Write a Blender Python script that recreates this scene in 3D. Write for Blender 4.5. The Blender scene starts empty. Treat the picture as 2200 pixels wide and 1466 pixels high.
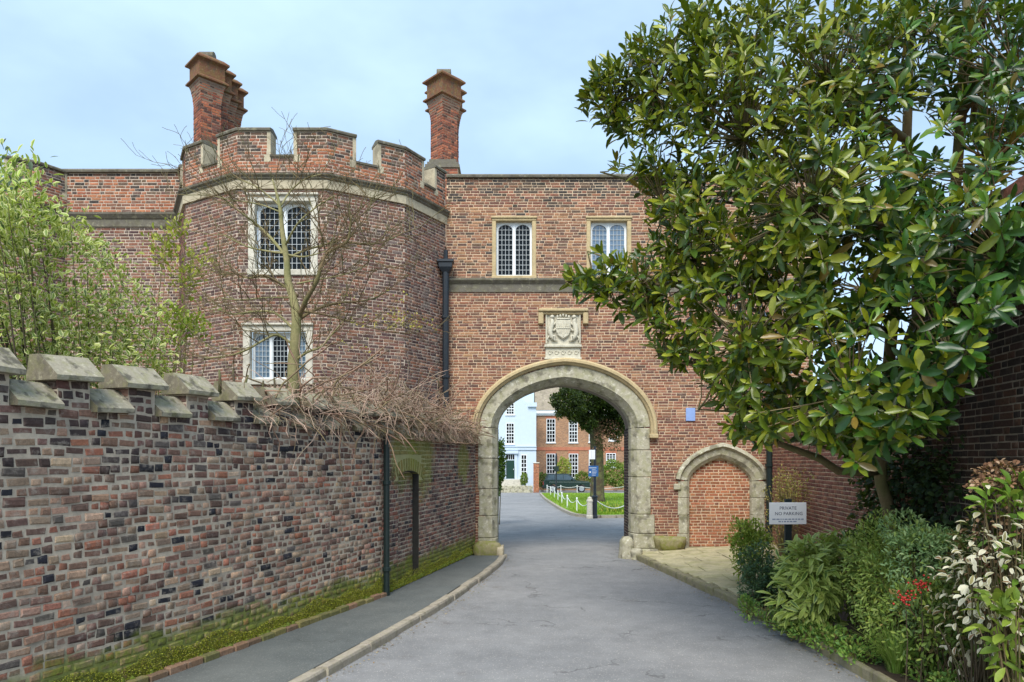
import bpy, bmesh, math, random
import numpy as np
from mathutils import Vector, Matrix
from mathutils.geometry import tessellate_polygon

random.seed(7)
RNG = np.random.default_rng(7)
scene = bpy.context.scene
col = scene.collection
R = math.radians

# ---------------------------------------------------------------- camera
F_PX, CX, HY, CAM_Z = 1500.0, 1100.0, 990.0, 2.19      # focal length, centre and horizon in photo pixels, eye height
cam_d = bpy.data.cameras.new('camera')
cam = bpy.data.objects.new('camera', cam_d); col.objects.link(cam)
cam.location = (0, 0, CAM_Z); cam.rotation_euler = (R(90), 0, 0)
cam_d.sensor_width = 36.0; cam_d.lens = 36.0 * F_PX / 2200.0
cam_d.shift_y = (HY - 733.0) / 2200.0
cam_d.clip_start = 0.05; cam_d.clip_end = 2000
scene.camera = cam

# ---------------------------------------------------------------- sky, sun, exposure
SUN_EL, SUN_AZ = R(49), R(192)          # azimuth from +Y, clockwise: behind the camera, to the right
world = bpy.data.worlds.new('World'); scene.world = world; world.use_nodes = True
wn = world.node_tree.nodes; wl = world.node_tree.links
bg = wn['Background']
sky = wn.new('ShaderNodeTexSky'); sky.sky_type = 'NISHITA'; sky.sun_disc = False
sky.sun_elevation = SUN_EL; sky.sun_rotation = SUN_AZ
sky.air_density = 1.0; sky.dust_density = 0.6; sky.ozone_density = 1.0
tc = wn.new('ShaderNodeTexCoord')
mp = wn.new('ShaderNodeMapping'); mp.inputs['Scale'].default_value = (1.0, 1.0, 2.2); mp.inputs['Rotation'].default_value = (0.3, 0.2, 0.4)
wl.new(tc.outputs['Generated'], mp.inputs['Vector'])
cn = wn.new('ShaderNodeTexNoise'); cn.inputs['Scale'].default_value = 2.3; cn.inputs['Detail'].default_value = 5; cn.inputs['Roughness'].default_value = 0.5
wl.new(mp.outputs['Vector'], cn.inputs['Vector'])
cr = wn.new('ShaderNodeMapRange'); cr.inputs[1].default_value = 0.30; cr.inputs[2].default_value = 0.75; cr.inputs[3].default_value = 0.42; cr.inputs[4].default_value = 0.95
cr.interpolation_type = 'SMOOTHSTEP'
wl.new(cn.outputs['Fac'], cr.inputs[0])
mx = wn.new('ShaderNodeMix'); mx.data_type = 'RGBA'
wl.new(cr.outputs[0], mx.inputs[0]); wl.new(sky.outputs[0], mx.inputs[6])
mx.inputs[7].default_value = (3.7, 5.05, 6.45, 1)
wl.new(mx.outputs[2], bg.inputs['Color'])
bg.inputs['Strength'].default_value = 0.15

sun_d = bpy.data.lights.new('sun', 'SUN'); sun = bpy.data.objects.new('sun', sun_d); col.objects.link(sun)
sun_d.energy = 3.1; sun_d.angle = R(34); sun_d.color = (1.0, 0.955, 0.88)
_sd = Vector((math.sin(SUN_AZ) * math.cos(SUN_EL), math.cos(SUN_AZ) * math.cos(SUN_EL), math.sin(SUN_EL)))
sun.rotation_euler = _sd.to_track_quat('Z', 'Y').to_euler()
scene.view_settings.view_transform = 'Standard'; scene.view_settings.look = 'None'
scene.view_settings.exposure = 0.5; scene.view_settings.gamma = 1.0; scene.view_settings.use_curve_mapping = False
scene.render.engine = 'CYCLES'
scene.cycles.use_denoising = True
scene.cycles.max_bounces = 6; scene.cycles.transparent_max_bounces = 6

# ---------------------------------------------------------------- helpers
def P(u, v, d):                          # photo pixel + distance along the view -> place
    return Vector(((u - CX) / F_PX * d, d, CAM_Z + (HY - v) / F_PX * d))
def proj(p):
    d = max(p[1], 0.05)
    return CX + p[0] / d * F_PX, HY - (p[2] - CAM_Z) / d * F_PX, d
def lin(c):
    c = c / 255.0
    return c / 12.92 if c <= 0.04045 else ((c + 0.055) / 1.055) ** 2.4
def C(r, g, b): return (lin(r), lin(g), lin(b))
def ground_z(y):                          # the court beyond the arch falls away a little
    if y < 17: return 0.0
    return -0.017 * (min(y, 76) - 17)

def wloc(o):
    v = Vector((0, 0, 0))
    while o is not None:
        v += o.location; o = o.parent
    return v
def tag(o, label=None, cat=None, group=None, kind=None):
    if label: o['label'] = label
    if cat: o['category'] = cat
    if group: o['group'] = group
    if kind: o['kind'] = kind
    return o
def thing(name, label, cat, loc=(0, 0, 0), group=None):
    o = bpy.data.objects.new(name, None); col.objects.link(o)
    o.location = loc; o.empty_display_size = 0.2
    return tag(o, label, cat, group)

class Face:                              # a vertical plane, left to right as seen from outside
    def __init__(self, p0, p1):
        self.O = Vector((p0[0], p0[1], 0)); e = Vector((p1[0], p1[1], 0)) - self.O
        self.L = e.length; self.U = e.normalized(); self.N = Vector((self.U.y, -self.U.x, 0))
    def w(self, s, z, n=0.0):
        return self.O + self.U * s + self.N * n + Vector((0, 0, z))

class MB:
    def __init__(self): self.v = []; self.f = []; self.c = []
    def add(self, vs, fs, c=None):
        k = len(self.v); self.v += [tuple(x) for x in vs]; self.f += [tuple(i + k for i in f) for f in fs]
        self.c += [c if c is not None else (1, 1, 1)] * len(vs)
        return self
    def hexa(self, p, c=None):           # 8 points: bottom ring, top ring
        return self.add(p, [(0, 3, 2, 1), (4, 5, 6, 7), (0, 1, 5, 4), (1, 2, 6, 5), (2, 3, 7, 6), (3, 0, 4, 7)], c)
    def box(self, x0, x1, y0, y1, z0, z1, c=None):
        return self.hexa([(x0, y0, z0), (x1, y0, z0), (x1, y1, z0), (x0, y1, z0), (x0, y0, z1), (x1, y0, z1), (x1, y1, z1), (x0, y1, z1)], c)
    def fbox(self, F, s0, s1, z0, z1, n0, n1, c=None):   # n1 = outer
        w = F.w
        return self.hexa([w(s0, z0, n1), w(s1, z0, n1), w(s1, z0, n0), w(s0, z0, n0), w(s0, z1, n1), w(s1, z1, n1), w(s1, z1, n0), w(s0, z1, n0)], c)
    def tube(self, pts, radii, seg=6, c=None, cap=True):
        pts = [Vector(p) for p in pts]; n = len(pts)
        if not hasattr(radii, '__len__'): radii = [radii] * n
        vs, fs = [], []; a = None
        for i, p in enumerate(pts):
            t = (pts[min(i + 1, n - 1)] - pts[max(i - 1, 0)])
            if t.length < 1e-6: t = Vector((0, 0, 1))
            t.normalize()
            if a is None: a = t.orthogonal().normalized()
            else:
                a = a - t * a.dot(t)
                a = t.orthogonal().normalized() if a.length < 1e-4 else a.normalized()
            b = t.cross(a)
            for k in range(seg):
                q = 2 * math.pi * k / seg
                vs.append(p + (a * math.cos(q) + b * math.sin(q)) * radii[i])
        for i in range(n - 1):
            for k in range(seg):
                k2 = (k + 1) % seg
                fs.append((i * seg + k, i * seg + k2, (i + 1) * seg + k2, (i + 1) * seg + k))
        if cap:
            fs.append(tuple(range(seg))[::-1]); fs.append(tuple(range((n - 1) * seg, n * seg)))
        return self.add(vs, fs, c)
    def lathe(self, base, prof, seg=12, c=None):
        vs, fs = [], []
        for (r, z) in prof:
            for k in range(seg):
                q = 2 * math.pi * k / seg
                vs.append((base[0] + r * math.cos(q), base[1] + r * math.sin(q), base[2] + z))
        for i in range(len(prof) - 1):
            for k in range(seg):
                k2 = (k + 1) % seg
                fs.append((i * seg + k, i * seg + k2, (i + 1) * seg + k2, (i + 1) * seg + k))
        fs.append(tuple(range(seg))[::-1]); fs.append(tuple(range((len(prof) - 1) * seg, len(prof) * seg)))
        return self.add(vs, fs, c)
    def rings(self, rings, close=True, cap=True, c=None):    # loft equal-length rings
        m = len(rings[0]); vs = [p for r in rings for p in r]; fs = []
        for i in range(len(rings) - 1):
            for k in range(m if close else m - 1):
                k2 = (k + 1) % m
                fs.append((i * m + k, i * m + k2, (i + 1) * m + k2, (i + 1) * m + k))
        if cap:
            fs.append(tuple(range(m))[::-1]); fs.append(tuple(range((len(rings) - 1) * m, len(rings) * m)))
        return self.add(vs, fs, c)
    def panel(self, F, outer, holes, n0, n1, back=True):     # slab with holes through it
        loops = [outer] + holes
        tri = tessellate_polygon([[Vector((s, z, 0)) for s, z in lp] for lp in loops])
        flat = [q for lp in loops for q in lp]
        self.add([F.w(s, z, n1) for s, z in flat], tri)
        if back: self.add([F.w(s, z, n0) for s, z in flat], tri)
        for lp in loops:
            m = len(lp)
            for i in range(m):
                (a, b), (c_, d) = lp[i], lp[(i + 1) % m]
                self.add([F.w(a, b, n1), F.w(c_, d, n1), F.w(c_, d, n0), F.w(a, b, n0)], [(0, 1, 2, 3)])
        return self
    def rock(self, c, r, seed=0, amp=0.18, sub=2, col_=None, boxy=1.0):
        bm = bmesh.new(); bmesh.ops.create_icosphere(bm, subdivisions=sub, radius=1.0)
        rr = random.Random(seed); o = [rr.uniform(0, 9) for _ in range(6)]
        vs = []
        for v in bm.verts:
            k = 1 + amp * (math.sin(v.co.x * 2.3 + o[0]) + math.sin(v.co.y * 2.9 + o[1]) + math.sin(v.co.z * 3.1 + o[2])) / 1.6 \
                + amp * .35 * math.sin(v.co.x * 7 + o[3]) * math.sin(v.co.y * 6 + o[4]) + rr.uniform(-.03, .03)
            if boxy < 1:
                v.co = Vector([math.copysign(abs(q) ** boxy, q) for q in v.co])
            vs.append((c[0] + v.co.x * r[0] * k, c[1] + v.co.y * r[1] * k, c[2] + v.co.z * r[2] * k))
        fs = [tuple(v.index for v in f.verts) for f in bm.faces]
        bm.free(); return self.add(vs, fs, col_)
    def build(self, name, mat, parent=None, smooth=False, kind=None, bevel=0, attr=False, fix=True):
        me = bpy.data.meshes.new(name)
        off = wloc(parent) if parent else Vector((0, 0, 0))
        me.from_pydata([(x - off.x, y - off.y, z - off.z) for x, y, z in self.v], [], self.f)
        if attr:
            at = me.attributes.new('bc', 'FLOAT_COLOR', 'POINT')
            a = np.ones((len(self.v), 4), np.float32); a[:, :3] = np.array(self.c, np.float32)
            at.data.foreach_set('color', a.ravel())
        if fix or bevel:
            bm = bmesh.new(); bm.from_mesh(me)
            if bevel:
                bmesh.ops.remove_doubles(bm, verts=bm.verts, dist=1e-5)
                bmesh.ops.recalc_face_normals(bm, faces=bm.faces)
                es = [e for e in bm.edges if len(e.link_faces) == 2 and e.calc_face_angle(0) > 0.5]
                bmesh.ops.bevel(bm, geom=es, offset=bevel, segments=1, affect='EDGES', clamp_overlap=True)
            else:
                bmesh.ops.recalc_face_normals(bm, faces=bm.faces)
            bm.to_mesh(me); bm.free()
        if smooth: me.polygons.foreach_set('use_smooth', [True] * len(me.polygons))
        me.materials.append(mat)
        o = bpy.data.objects.new(name, me); col.objects.link(o); o.parent = parent
        if kind: o['kind'] = kind
        return o

def np_mesh(name, V, Q, mat, parent=None, kind=None, attrs=None, smooth=False, tris=None):
    """V (n,3); Q (m,4) quads; optional tris; attrs {name:(type,array)}"""
    me = bpy.data.meshes.new(name)
    off = np.array(wloc(parent)) if parent else np.zeros(3)
    V = np.asarray(V, np.float64) - off
    nq = len(Q) if Q is not None else 0; nt = len(tris) if tris is not None else 0
    me.vertices.add(len(V)); me.vertices.foreach_set('co', V.astype(np.float32).ravel())
    idx = []; 
    if nq: idx.append(np.asarray(Q, np.int32).ravel())
    if nt: idx.append(np.asarray(tris, np.int32).ravel())
    idx = np.concatenate(idx)
    me.loops.add(len(idx)); me.loops.foreach_set('vertex_index', idx)
    st = np.concatenate([np.arange(nq) * 4, nq * 4 + np.arange(nt) * 3]).astype(np.int32)
    me.polygons.add(nq + nt); me.polygons.foreach_set('loop_start', st)
    if smooth: me.polygons.foreach_set('use_smooth', np.ones(nq + nt, bool))
    for k, (ty, a) in (attrs or {}).items():
        at = me.attributes.new(k, ty, 'POINT')
        at.data.foreach_set('color' if ty == 'FLOAT_COLOR' else 'value', np.asarray(a, np.float32).ravel())
    me.update(calc_edges=True); me.validate()
    me.materials.append(mat)
    o = bpy.data.objects.new(name, me); col.objects.link(o); o.parent = parent
    if kind: o['kind'] = kind
    return o

def offset_path(path, d):                 # path of (x,y), left to right from outside: move outwards by d, mitred
    out = []; n = len(path)
    for i in range(n):
        ns = []
        for j in (i - 1, i):
            if 0 <= j < n - 1:
                e = Vector((path[j + 1][0] - path[j][0], path[j + 1][1] - path[j][1])).normalized()
                ns.append(Vector((e.y, -e.x)))
        m = ns[0] if len(ns) == 1 else (ns[0] + ns[1]).normalized()
        k = d / max(0.3, m.dot(ns[0]))
        out.append((path[i][0] + m.x * k, path[i][1] + m.y * k))
    return out
def sweep_plan(mb, path, section, c=None):  # section (out, z) ring swept along a plan path
    rings = []
    offs = [offset_path(path, o) for o, z in section]
    for i in range(len(path)):
        rings.append([(offs[k][i][0], offs[k][i][1], section[k][1]) for k in range(len(section))])
    return mb.rings(rings, c=c)
def sweep_elev(mb, F, curve, normals, section, c=None):   # curve (s,z) with outward normals, section (r, n)
    rings = []
    for (s, z), (ns, nz) in zip(curve, normals):
        rings.append([F.w(s + ns * r, z + nz * r, n) for r, n in section])
    return mb.rings(rings, c=c)
def arch_curve(cx, hw, zs, rise, n=40, point=0.05, z0=None):
    pts = []
    if z0 is not None: pts.append((cx - hw, z0))
    for i in range(n + 1):
        a = math.pi * (1 - i / n); t = math.cos(a)
        h = (1 - point) * math.sqrt(max(0, 1 - t * t)) + point * (1 - abs(t))
        pts.append((cx + hw * t, zs + rise * h))
    if z0 is not None: pts.append((cx + hw, z0))
    return pts
def curve_normals(pts):
    out = []
    for i in range(len(pts)):
        a = pts[max(i - 1, 0)]; b = pts[min(i + 1, len(pts) - 1)]
        t = Vector((b[0] - a[0], b[1] - a[1])).normalized()
        out.append((-t.y, t.x))
    return out

# ---------------------------------------------------------------- materials
class NT:
    def __init__(self, name):
        self.m = bpy.data.materials.new(name); self.m.use_nodes = True
        self.t = self.m.node_tree; self.b = self.t.nodes['Principled BSDF']; self.o = self.t.nodes['Material Output']
    def n(self, ty, **kw):
        x = self.t.nodes.new(ty)
        for k, v in kw.items(): setattr(x, k, v)
        return x
    def l(self, a, b): self.t.links.new(a, b)
    def pos(self):
        if not hasattr(self, '_p'): self._p = self.n('ShaderNodeNewGeometry').outputs['Position']
        return self._p
    def noise(self, scale, detail=3, rough=0.55, vec=None):
        x = self.n('ShaderNodeTexNoise'); x.inputs['Scale'].default_value = scale; x.inputs['Detail'].default_value = detail; x.inputs['Roughness'].default_value = rough
        self.l(vec if vec is not None else self.pos(), x.inputs['Vector']); return x.outputs['Fac']
    def rng(self, x, a, b, c, d, smooth=True):
        m = self.n('ShaderNodeMapRange'); m.interpolation_type = 'SMOOTHSTEP' if smooth else 'LINEAR'
        for i, v in enumerate((a, b, c, d)): m.inputs[i + 1].default_value = v
        self.l(x, m.inputs[0]); return m.outputs[0]
    def math(self, op, a, b=None):
        m = self.n('ShaderNodeMath', operation=op)
        for i, x in enumerate((a, b)):
            if x is None: continue
            if hasattr(x, 'links'): self.l(x, m.inputs[i])
            else: m.inputs[i].default_value = x
        return m.outputs[0]
    def mix(self, f, a, b, mode='MIX'):
        m = self.n('ShaderNodeMix'); m.data_type = 'RGBA'; m.blend_type = mode; m.clamp_factor = True
        for i, x in ((0, f), (6, a), (7, b)):
            if hasattr(x, 'links'): self.l(x, m.inputs[i])
            elif i == 0: m.inputs[0].default_value = x
            else: m.inputs[i].default_value = (*x[:3], 1)
        return m.outputs[2]
    def gray(self, x):
        c = self.n('ShaderNodeCombineColor')
        for i in range(3): self.l(x, c.inputs[i])
        return c.outputs[0]
    def mulv(self, colr, x):              # colour times a scalar socket
        return self.mix(1.0, colr, self.gray(x), 'MULTIPLY')
    def bump(self, h, strength=0.5, dist=0.01):
        b = self.n('ShaderNodeBump'); b.inputs['Strength'].default_value = strength; b.inputs['Distance'].default_value = dist
        self.l(h, b.inputs['Height']); self.l(b.outputs[0], self.b.inputs['Normal'])
    def done(self, colr=None, rough=0.8, spec=None):
        if colr is not None:
            if hasattr(colr, 'links'): self.l(colr, self.b.inputs['Base Color'])
            else: self.b.inputs['Base Color'].default_value = (*colr[:3], 1)
        if hasattr(rough, 'links'): self.l(rough, self.b.inputs['Roughness'])
        else: self.b.inputs['Roughness'].default_value = rough
        if spec is not None: self.b.inputs['Specular IOR Level'].default_value = spec
        return self.m
    def source(self, src):
        if src == 'obj': return self.n('ShaderNodeObjectInfo').outputs['Color']
        a = self.n('ShaderNodeAttribute'); a.attribute_name = 'bc'; return a.outputs['Color']

def mat_brick(name, src, moss=None, grime=0.35, pale=0.25, algae=None):
    t = NT(name); c = t.source(src)
    n1 = t.noise(38, 4); n2 = t.noise(3.1, 4); n3 = t.noise(11, 5, .7); n4 = t.noise(150, 2)
    c = t.mulv(c, t.rng(n1, .25, .75, .72, 1.28, False))
    c = t.mix(t.math('MULTIPLY', t.rng(n3, .50, .70, 0, 1), pale), c, C(176, 164, 150))
    c = t.mix(t.math('MULTIPLY', t.rng(n2, .48, .72, 0, 1), grime), c, C(62, 54, 52))
    c = t.mulv(c, t.rng(n4, .30, .5, .7, 1.0))
    if moss is not None:                  # moss creeping up from the foot: (height, depth of the ragged edge)
        z = t.n('ShaderNodeSeparateXYZ'); t.l(t.pos(), z.inputs[0])
        h = t.math('SUBTRACT', t.math('ADD', moss[0], t.math('MULTIPLY', t.math('SUBTRACT', n2, .5), moss[1])), z.outputs[2])
        c = t.mix(t.math('MULTIPLY', t.rng(h, -.08, .12, 0, 1), t.rng(n3, .3, .6, .25, .95)), c, t.mix(n1, C(70, 84, 30), C(150, 158, 62)))
    if algae is not None:                 # green damp patches: list of (centre, radius)
        for ctr, rad in algae:
            vd = t.n('ShaderNodeVectorMath', operation='DISTANCE'); t.l(t.pos(), vd.inputs[0]); vd.inputs[1].default_value = ctr
            dd = t.math('ADD', vd.outputs['Value'], t.math('MULTIPLY', t.math('SUBTRACT', n2, .5), .9))
            c = t.mix(t.math('MULTIPLY', t.rng(dd, rad * .55, rad, 1, 0), .62), c, t.mix(n3, C(104, 112, 46), C(150, 152, 64)))
    t.bump(t.math('ADD', n1, t.math('MULTIPLY', n4, .5)), .55, .008)
    return t.done(c, .92, .25)
def mat_mortar(name, base, moss=None, dark=.5, algae=None):
    t = NT(name); n1 = t.noise(22, 5, .7); n2 = t.noise(2.4, 3); n4 = t.noise(220, 2)
    c = t.mulv(t.mix(t.rng(n2, .35, .7, 0, dark), base, C(112, 100, 92)), t.rng(n1, .2, .8, .72, 1.22, False))
    if moss is not None:
        z = t.n('ShaderNodeSeparateXYZ'); t.l(t.pos(), z.inputs[0])
        h = t.math('SUBTRACT', t.math('ADD', moss[0], t.math('MULTIPLY', t.math('SUBTRACT', n2, .5), moss[1])), z.outputs[2])
        c = t.mix(t.math('MULTIPLY', t.rng(h, -.08, .12, 0, 1), .85), c, t.mix(n1, C(70, 84, 30), C(142, 152, 60)))
    if algae is not None:
        for ctr, rad in algae:
            vd = t.n('ShaderNodeVectorMath', operation='DISTANCE'); t.l(t.pos(), vd.inputs[0]); vd.inputs[1].default_value = ctr
            dd = t.math('ADD', vd.outputs['Value'], t.math('MULTIPLY', t.math('SUBTRACT', n2, .5), .9))
            c = t.mix(t.math('MULTIPLY', t.rng(dd, rad * .55, rad, 1, 0), .6), c, C(150, 156, 80))
    t.bump(t.math('ADD', n1, t.math('MULTIPLY', n4, .4)), .6, .008)
    return t.done(c, .95, .2)
def mat_stone(name, base, lichen=.4, dark=.4, green=.0, scale=1.0, rough=.9, lc=(206, 200, 168), dc=(92, 86, 74)):
    t = NT(name); n1 = t.noise(14 * scale, 6, .65); n2 = t.noise(3.3 * scale, 4); n3 = t.noise(7.7 * scale, 5, .7); n4 = t.noise(90 * scale, 3)
    c = t.mulv(base, t.rng(n1, .2, .8, .78, 1.18, False))
    c = t.mix(t.math('MULTIPLY', t.rng(n3, .54, .68, 0, 1), lichen), c, C(*lc))
    c = t.mix(t.math('MULTIPLY', t.rng(n2, .50, .66, 0, 1), dark), c, C(*dc))
    if green: c = t.mix(t.math('MULTIPLY', t.rng(t.noise(5.1 * scale, 4), .46, .62, 0, 1), green), c, C(132, 134, 66))
    c = t.mulv(c, t.rng(n4, .3, .5, .78, 1.0))
    t.bump(t.math('ADD', n1, t.math('MULTIPLY', n4, .4)), .5, .012)
    return t.done(c, rough, .25)
def mat_plain(name, base, rough=.6, var=.12, scale=8, bump=0, metal=0, spec=None):
    t = NT(name); n = t.noise(scale, 4)
    c = t.mulv(base, t.rng(n, .2, .8, 1 - var, 1 + var, False))
    if bump: t.bump(t.noise(scale * 6, 3), bump, .005)
    t.b.inputs['Metallic'].default_value = metal
    return t.done(c, rough, spec)
def mat_glass(name, base, ior=1.5, rough=.04):
    t = NT(name); t.b.inputs['IOR'].default_value = ior
    n = t.noise(2.2, 2); t.bump(n, .08, .02)
    return t.done(t.mix(t.noise(5, 2), base, tuple(x * .5 for x in base)), rough)
def mat_leaf(name, src, edge=None, rough=.35, trans=.25, gloss=.5):
    t = NT(name); c = t.source(src)
    n = t.noise(30, 2); c = t.mulv(c, t.rng(n, .2, .8, .8, 1.2, False))
    if edge is not None:
        a = t.n('ShaderNodeAttribute'); a.attribute_name = 'ed'
        c = t.mix(t.rng(a.outputs['Fac'], .45, .8, 0, 1), c, edge)
    t.done(c, rough, gloss)
    tr = t.n('ShaderNodeBsdfTranslucent'); ms = t.n('ShaderNodeMixShader'); ms.inputs[0].default_value = trans
    t.l(t.mix(.5, c, C(150, 170, 40)), tr.inputs['Color'])
    t.l(t.b.outputs[0], ms.inputs[1]); t.l(tr.outputs[0], ms.inputs[2]); t.l(ms.outputs[0], t.o.inputs['Surface'])
    return t.m
def mat_bark(name, base, var=.3, scale=30):
    t = NT(name); n1 = t.noise(scale, 5, .7); n2 = t.noise(4, 3)
    c = t.mix(t.rng(n2, .4, .65, 0, .6), t.mulv(base, t.rng(n1, .2, .8, 1 - var, 1 + var, False)), C(108, 112, 70))
    t.bump(n1, .6, .01); return t.done(c, .9, .2)

# ---------------------------------------------------------------- brickwork
def scan(loops, z):
    xs = []
    for lp in loops:
        m = len(lp)
        for i in range(m):
            (a, b), (c, d) = lp[i], lp[(i + 1) % m]
            if (b <= z) != (d <= z): xs.append(a + (z - b) / (d - b) * (c - a))
    xs.sort(); return [(xs[i], xs[i + 1]) for i in range(0, len(xs) - 1, 2)]
def isect(A, B):
    out = []
    for a0, a1 in A:
        for b0, b1 in B:
            lo, hi = max(a0, b0), min(a1, b1)
            if hi - lo > .03: out.append((lo, hi))
    return out
def lay(F, loops, z0, z1, pal, course=.069, sl=.22, hl=.112, joint=.011, heads=.5, jit=.002, proud=(.003, .008), wob=0.0, seed=1):
    rr = random.Random(seed); out = []; i = 0; z = z0
    while z < z1 - .02:
        za, zb = z, min(z + course - joint, z1)
        ints = isect(scan(loops, za + .003), scan(loops, zb - .003))
        if ints:
            s = ints[0][0] - rr.uniform(0, sl); st = i % 2; end = ints[-1][1]
            while s < end:
                L = (sl if (st if heads == .5 else rr.random() > heads) else hl) * rr.uniform(.93, 1.06); st = 1 - st
                a, b = s, s + L - joint
                for lo, hi in ints:
                    p, q = max(a, lo), min(b, hi)
                    if q - p > .028:
                        sc_, zc = (p + q) / 2, (za + zb) / 2
                        dz = wob * math.sin(sc_ * 1.1 + i * .13) + rr.uniform(-jit, jit)
                        out.append((F, sc_ + rr.uniform(-jit, jit), zc + dz, q - p, (zb - za) * rr.uniform(.93, 1.03), rr.uniform(*proud), pal(sc_, zc, rr)))
                s += L
        z += course; i += 1
    return out
_unit = {}
def unit_brick(kind, ch, jit):
    key = (kind, ch, jit)
    if key in _unit: return _unit[key]
    lst = []
    W, H = ((.21, .058) if kind == 's' else (.10, .058))
    for k in range(5):
        rr = random.Random(ord(kind) + k * 13)
        vs = []
        for (n, ins) in ((-.012, 0), (-ch * .7, 0), (0, ch)):
            for (a, b) in ((-1, -1), (1, -1), (1, 1), (-1, 1)):
                vs.append((a * (W / 2 - ins) + rr.uniform(-jit, jit), -n, b * (H / 2 - ins) + rr.uniform(-jit, jit)))
        fs = [(8, 9, 10, 11)]
        for r in (0, 4):
            for q in range(4): fs.append((r + q, r + (q + 1) % 4, r + 4 + (q + 1) % 4, r + 4 + q))
        me = bpy.data.meshes.new('brick'); me.from_pydata([(x / W, y, z / H) for x, y, z in vs], [], fs); lst.append(me)
    _unit[key] = lst; return lst
def in_view(p, m=0):
    u, v, d = proj(p); return p[1] > .5 and -m < u < 2200 + m and -m < v < 1466 + m
def build_bricks(parent, bricks, m_attr, m_obj, nmax=300, ch=.006, jit=.002, minpx=10, name='brick', vis=None, stuff='brickwork', seed=3):
    if not bricks: return
    sc = []
    for i, b in enumerate(bricks):
        F, s, z, w, h, n, c = b; p = F.w(s, z)
        view = Vector((p.x, p.y, p.z - CAM_Z)); d = max(p.y, .3)
        cs = -F.N.dot(view.normalized())
        if cs <= .02 or not in_view(p) or (vis and not vis(p)): continue
        px = w * F_PX / d * max(cs, .1)
        if max(px, h * F_PX / d) >= minpx: sc.append((px * h * F_PX / d, i))
    sc.sort(reverse=True); chosen = {i for _, i in sc[:nmax]}
    rr = random.Random(seed); off = wloc(parent)
    for i in sorted(chosen):
        F, s, z, w, h, n, c = bricks[i]
        me = rr.choice(unit_brick('s' if w > .15 else 'h', ch, jit))
        if not me.materials: me.materials.append(None)
        o = bpy.data.objects.new(name, me); col.objects.link(o); o.parent = parent
        o.material_slots[0].link = 'OBJECT'; o.material_slots[0].material = m_obj
        Mx = Matrix((F.U, -F.N, Vector((0, 0, 1)))).transposed().to_4x4()
        o.rotation_euler = Mx.to_euler(); o.location = F.w(s, z, n) - off; o.scale = (w, 1, h)
        o.color = (*c, 1)
    rest = [b for i, b in enumerate(bricks) if i not in chosen]
    if not rest: return
    k = len(rest)
    O = np.array([b[0].O for b in rest]); U = np.array([b[0].U for b in rest]); N = np.array([b[0].N for b in rest])
    S = np.array([[b[1], b[2], b[3], b[4], b[5]] for b in rest]); Cc = np.array([b[6] for b in rest])
    V = np.zeros((k, 12, 3)); q = 0; Z = np.array([0, 0, 1.0])
    for (dn, ins) in ((-.012, 0), (-ch * .7, 0), (0, ch)):
        for (a, b) in ((-1, -1), (1, -1), (1, 1), (-1, 1)):
            ss = S[:, 0] + a * (S[:, 2] / 2 - ins) + RNG.uniform(-jit, jit, k)
            zz = S[:, 1] + b * (S[:, 3] / 2 - ins) + RNG.uniform(-jit, jit, k)
            nn = S[:, 4] + dn
            V[:, q] = O + U * ss[:, None] + Z * zz[:, None] + N * nn[:, None]; q += 1
    fs = [(8, 9, 10, 11)]
    for r in (0, 4):
        for j in range(4): fs.append((r + j, r + (j + 1) % 4, r + 4 + (j + 1) % 4, r + 4 + j))
    Q = (np.array(fs)[None] + (np.arange(k) * 12)[:, None, None]).reshape(-1, 4)
    A = np.ones((k, 12, 4)); A[:, :, :3] = Cc[:, None]
    return np_mesh(stuff, V.reshape(-1, 3), Q, m_attr, parent, 'stuff', {'bc': ('FLOAT_COLOR', A.reshape(-1, 4))})
def palette(lst, var=.16):
    cols = [C(*x[:3]) for x in lst]; ws = [x[3] if len(x) > 3 else 1 for x in lst]
    def f(s, z, rr):
        c = rr.choices(cols, ws)[0]; k = 1 + rr.uniform(-var, var); return (c[0] * k, c[1] * k * rr.uniform(.96, 1.04), c[2] * k * rr.uniform(.94, 1.06))
    return f

# ---------------------------------------------------------------- leaves
LEAF_T = [(0, 0), (.28, -.72), (.28, 0), (.28, .72), (.62, -1), (.62, 0), (.62, 1), (.88, -.6), (.88, 0), (.88, .6), (1, 0)]
LEAF_Q = [(1, 2, 5, 4), (2, 3, 6, 5), (4, 5, 8, 7), (5, 6, 9, 8)]
LEAF_TRI = [(0, 2, 1), (0, 3, 2), (7, 8, 10), (8, 9, 10)]
LEAF_ED = [.3, 1, 0, 1, 1, 0, 1, 1, .2, 1, .9]; NLV = 11
def leaf_arrays(p, d, n, L, W, fold=.25, droop=.15):
    p, d, n = (np.asarray(x, float) for x in (p, d, n)); k = len(p)
    L = np.broadcast_to(L, k); W = np.broadcast_to(W, k)
    d = d / np.linalg.norm(d, axis=1, keepdims=True)
    n = n - d * np.sum(n * d, 1, keepdims=True); nl = np.linalg.norm(n, axis=1, keepdims=True)
    n = np.where(nl < 1e-4, np.array([0.3, .2, .9]), n / np.maximum(nl, 1e-4)); sd = np.cross(d, n)
    V = np.zeros((k, NLV, 3))
    for i, (t, a) in enumerate(LEAF_T):
        V[:, i] = p + d * (L * t)[:, None] + sd * (W * .5 * a)[:, None] + n * (abs(a) * W * fold - L * np.broadcast_to(droop, k) * t * t)[:, None]
    return V
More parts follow.
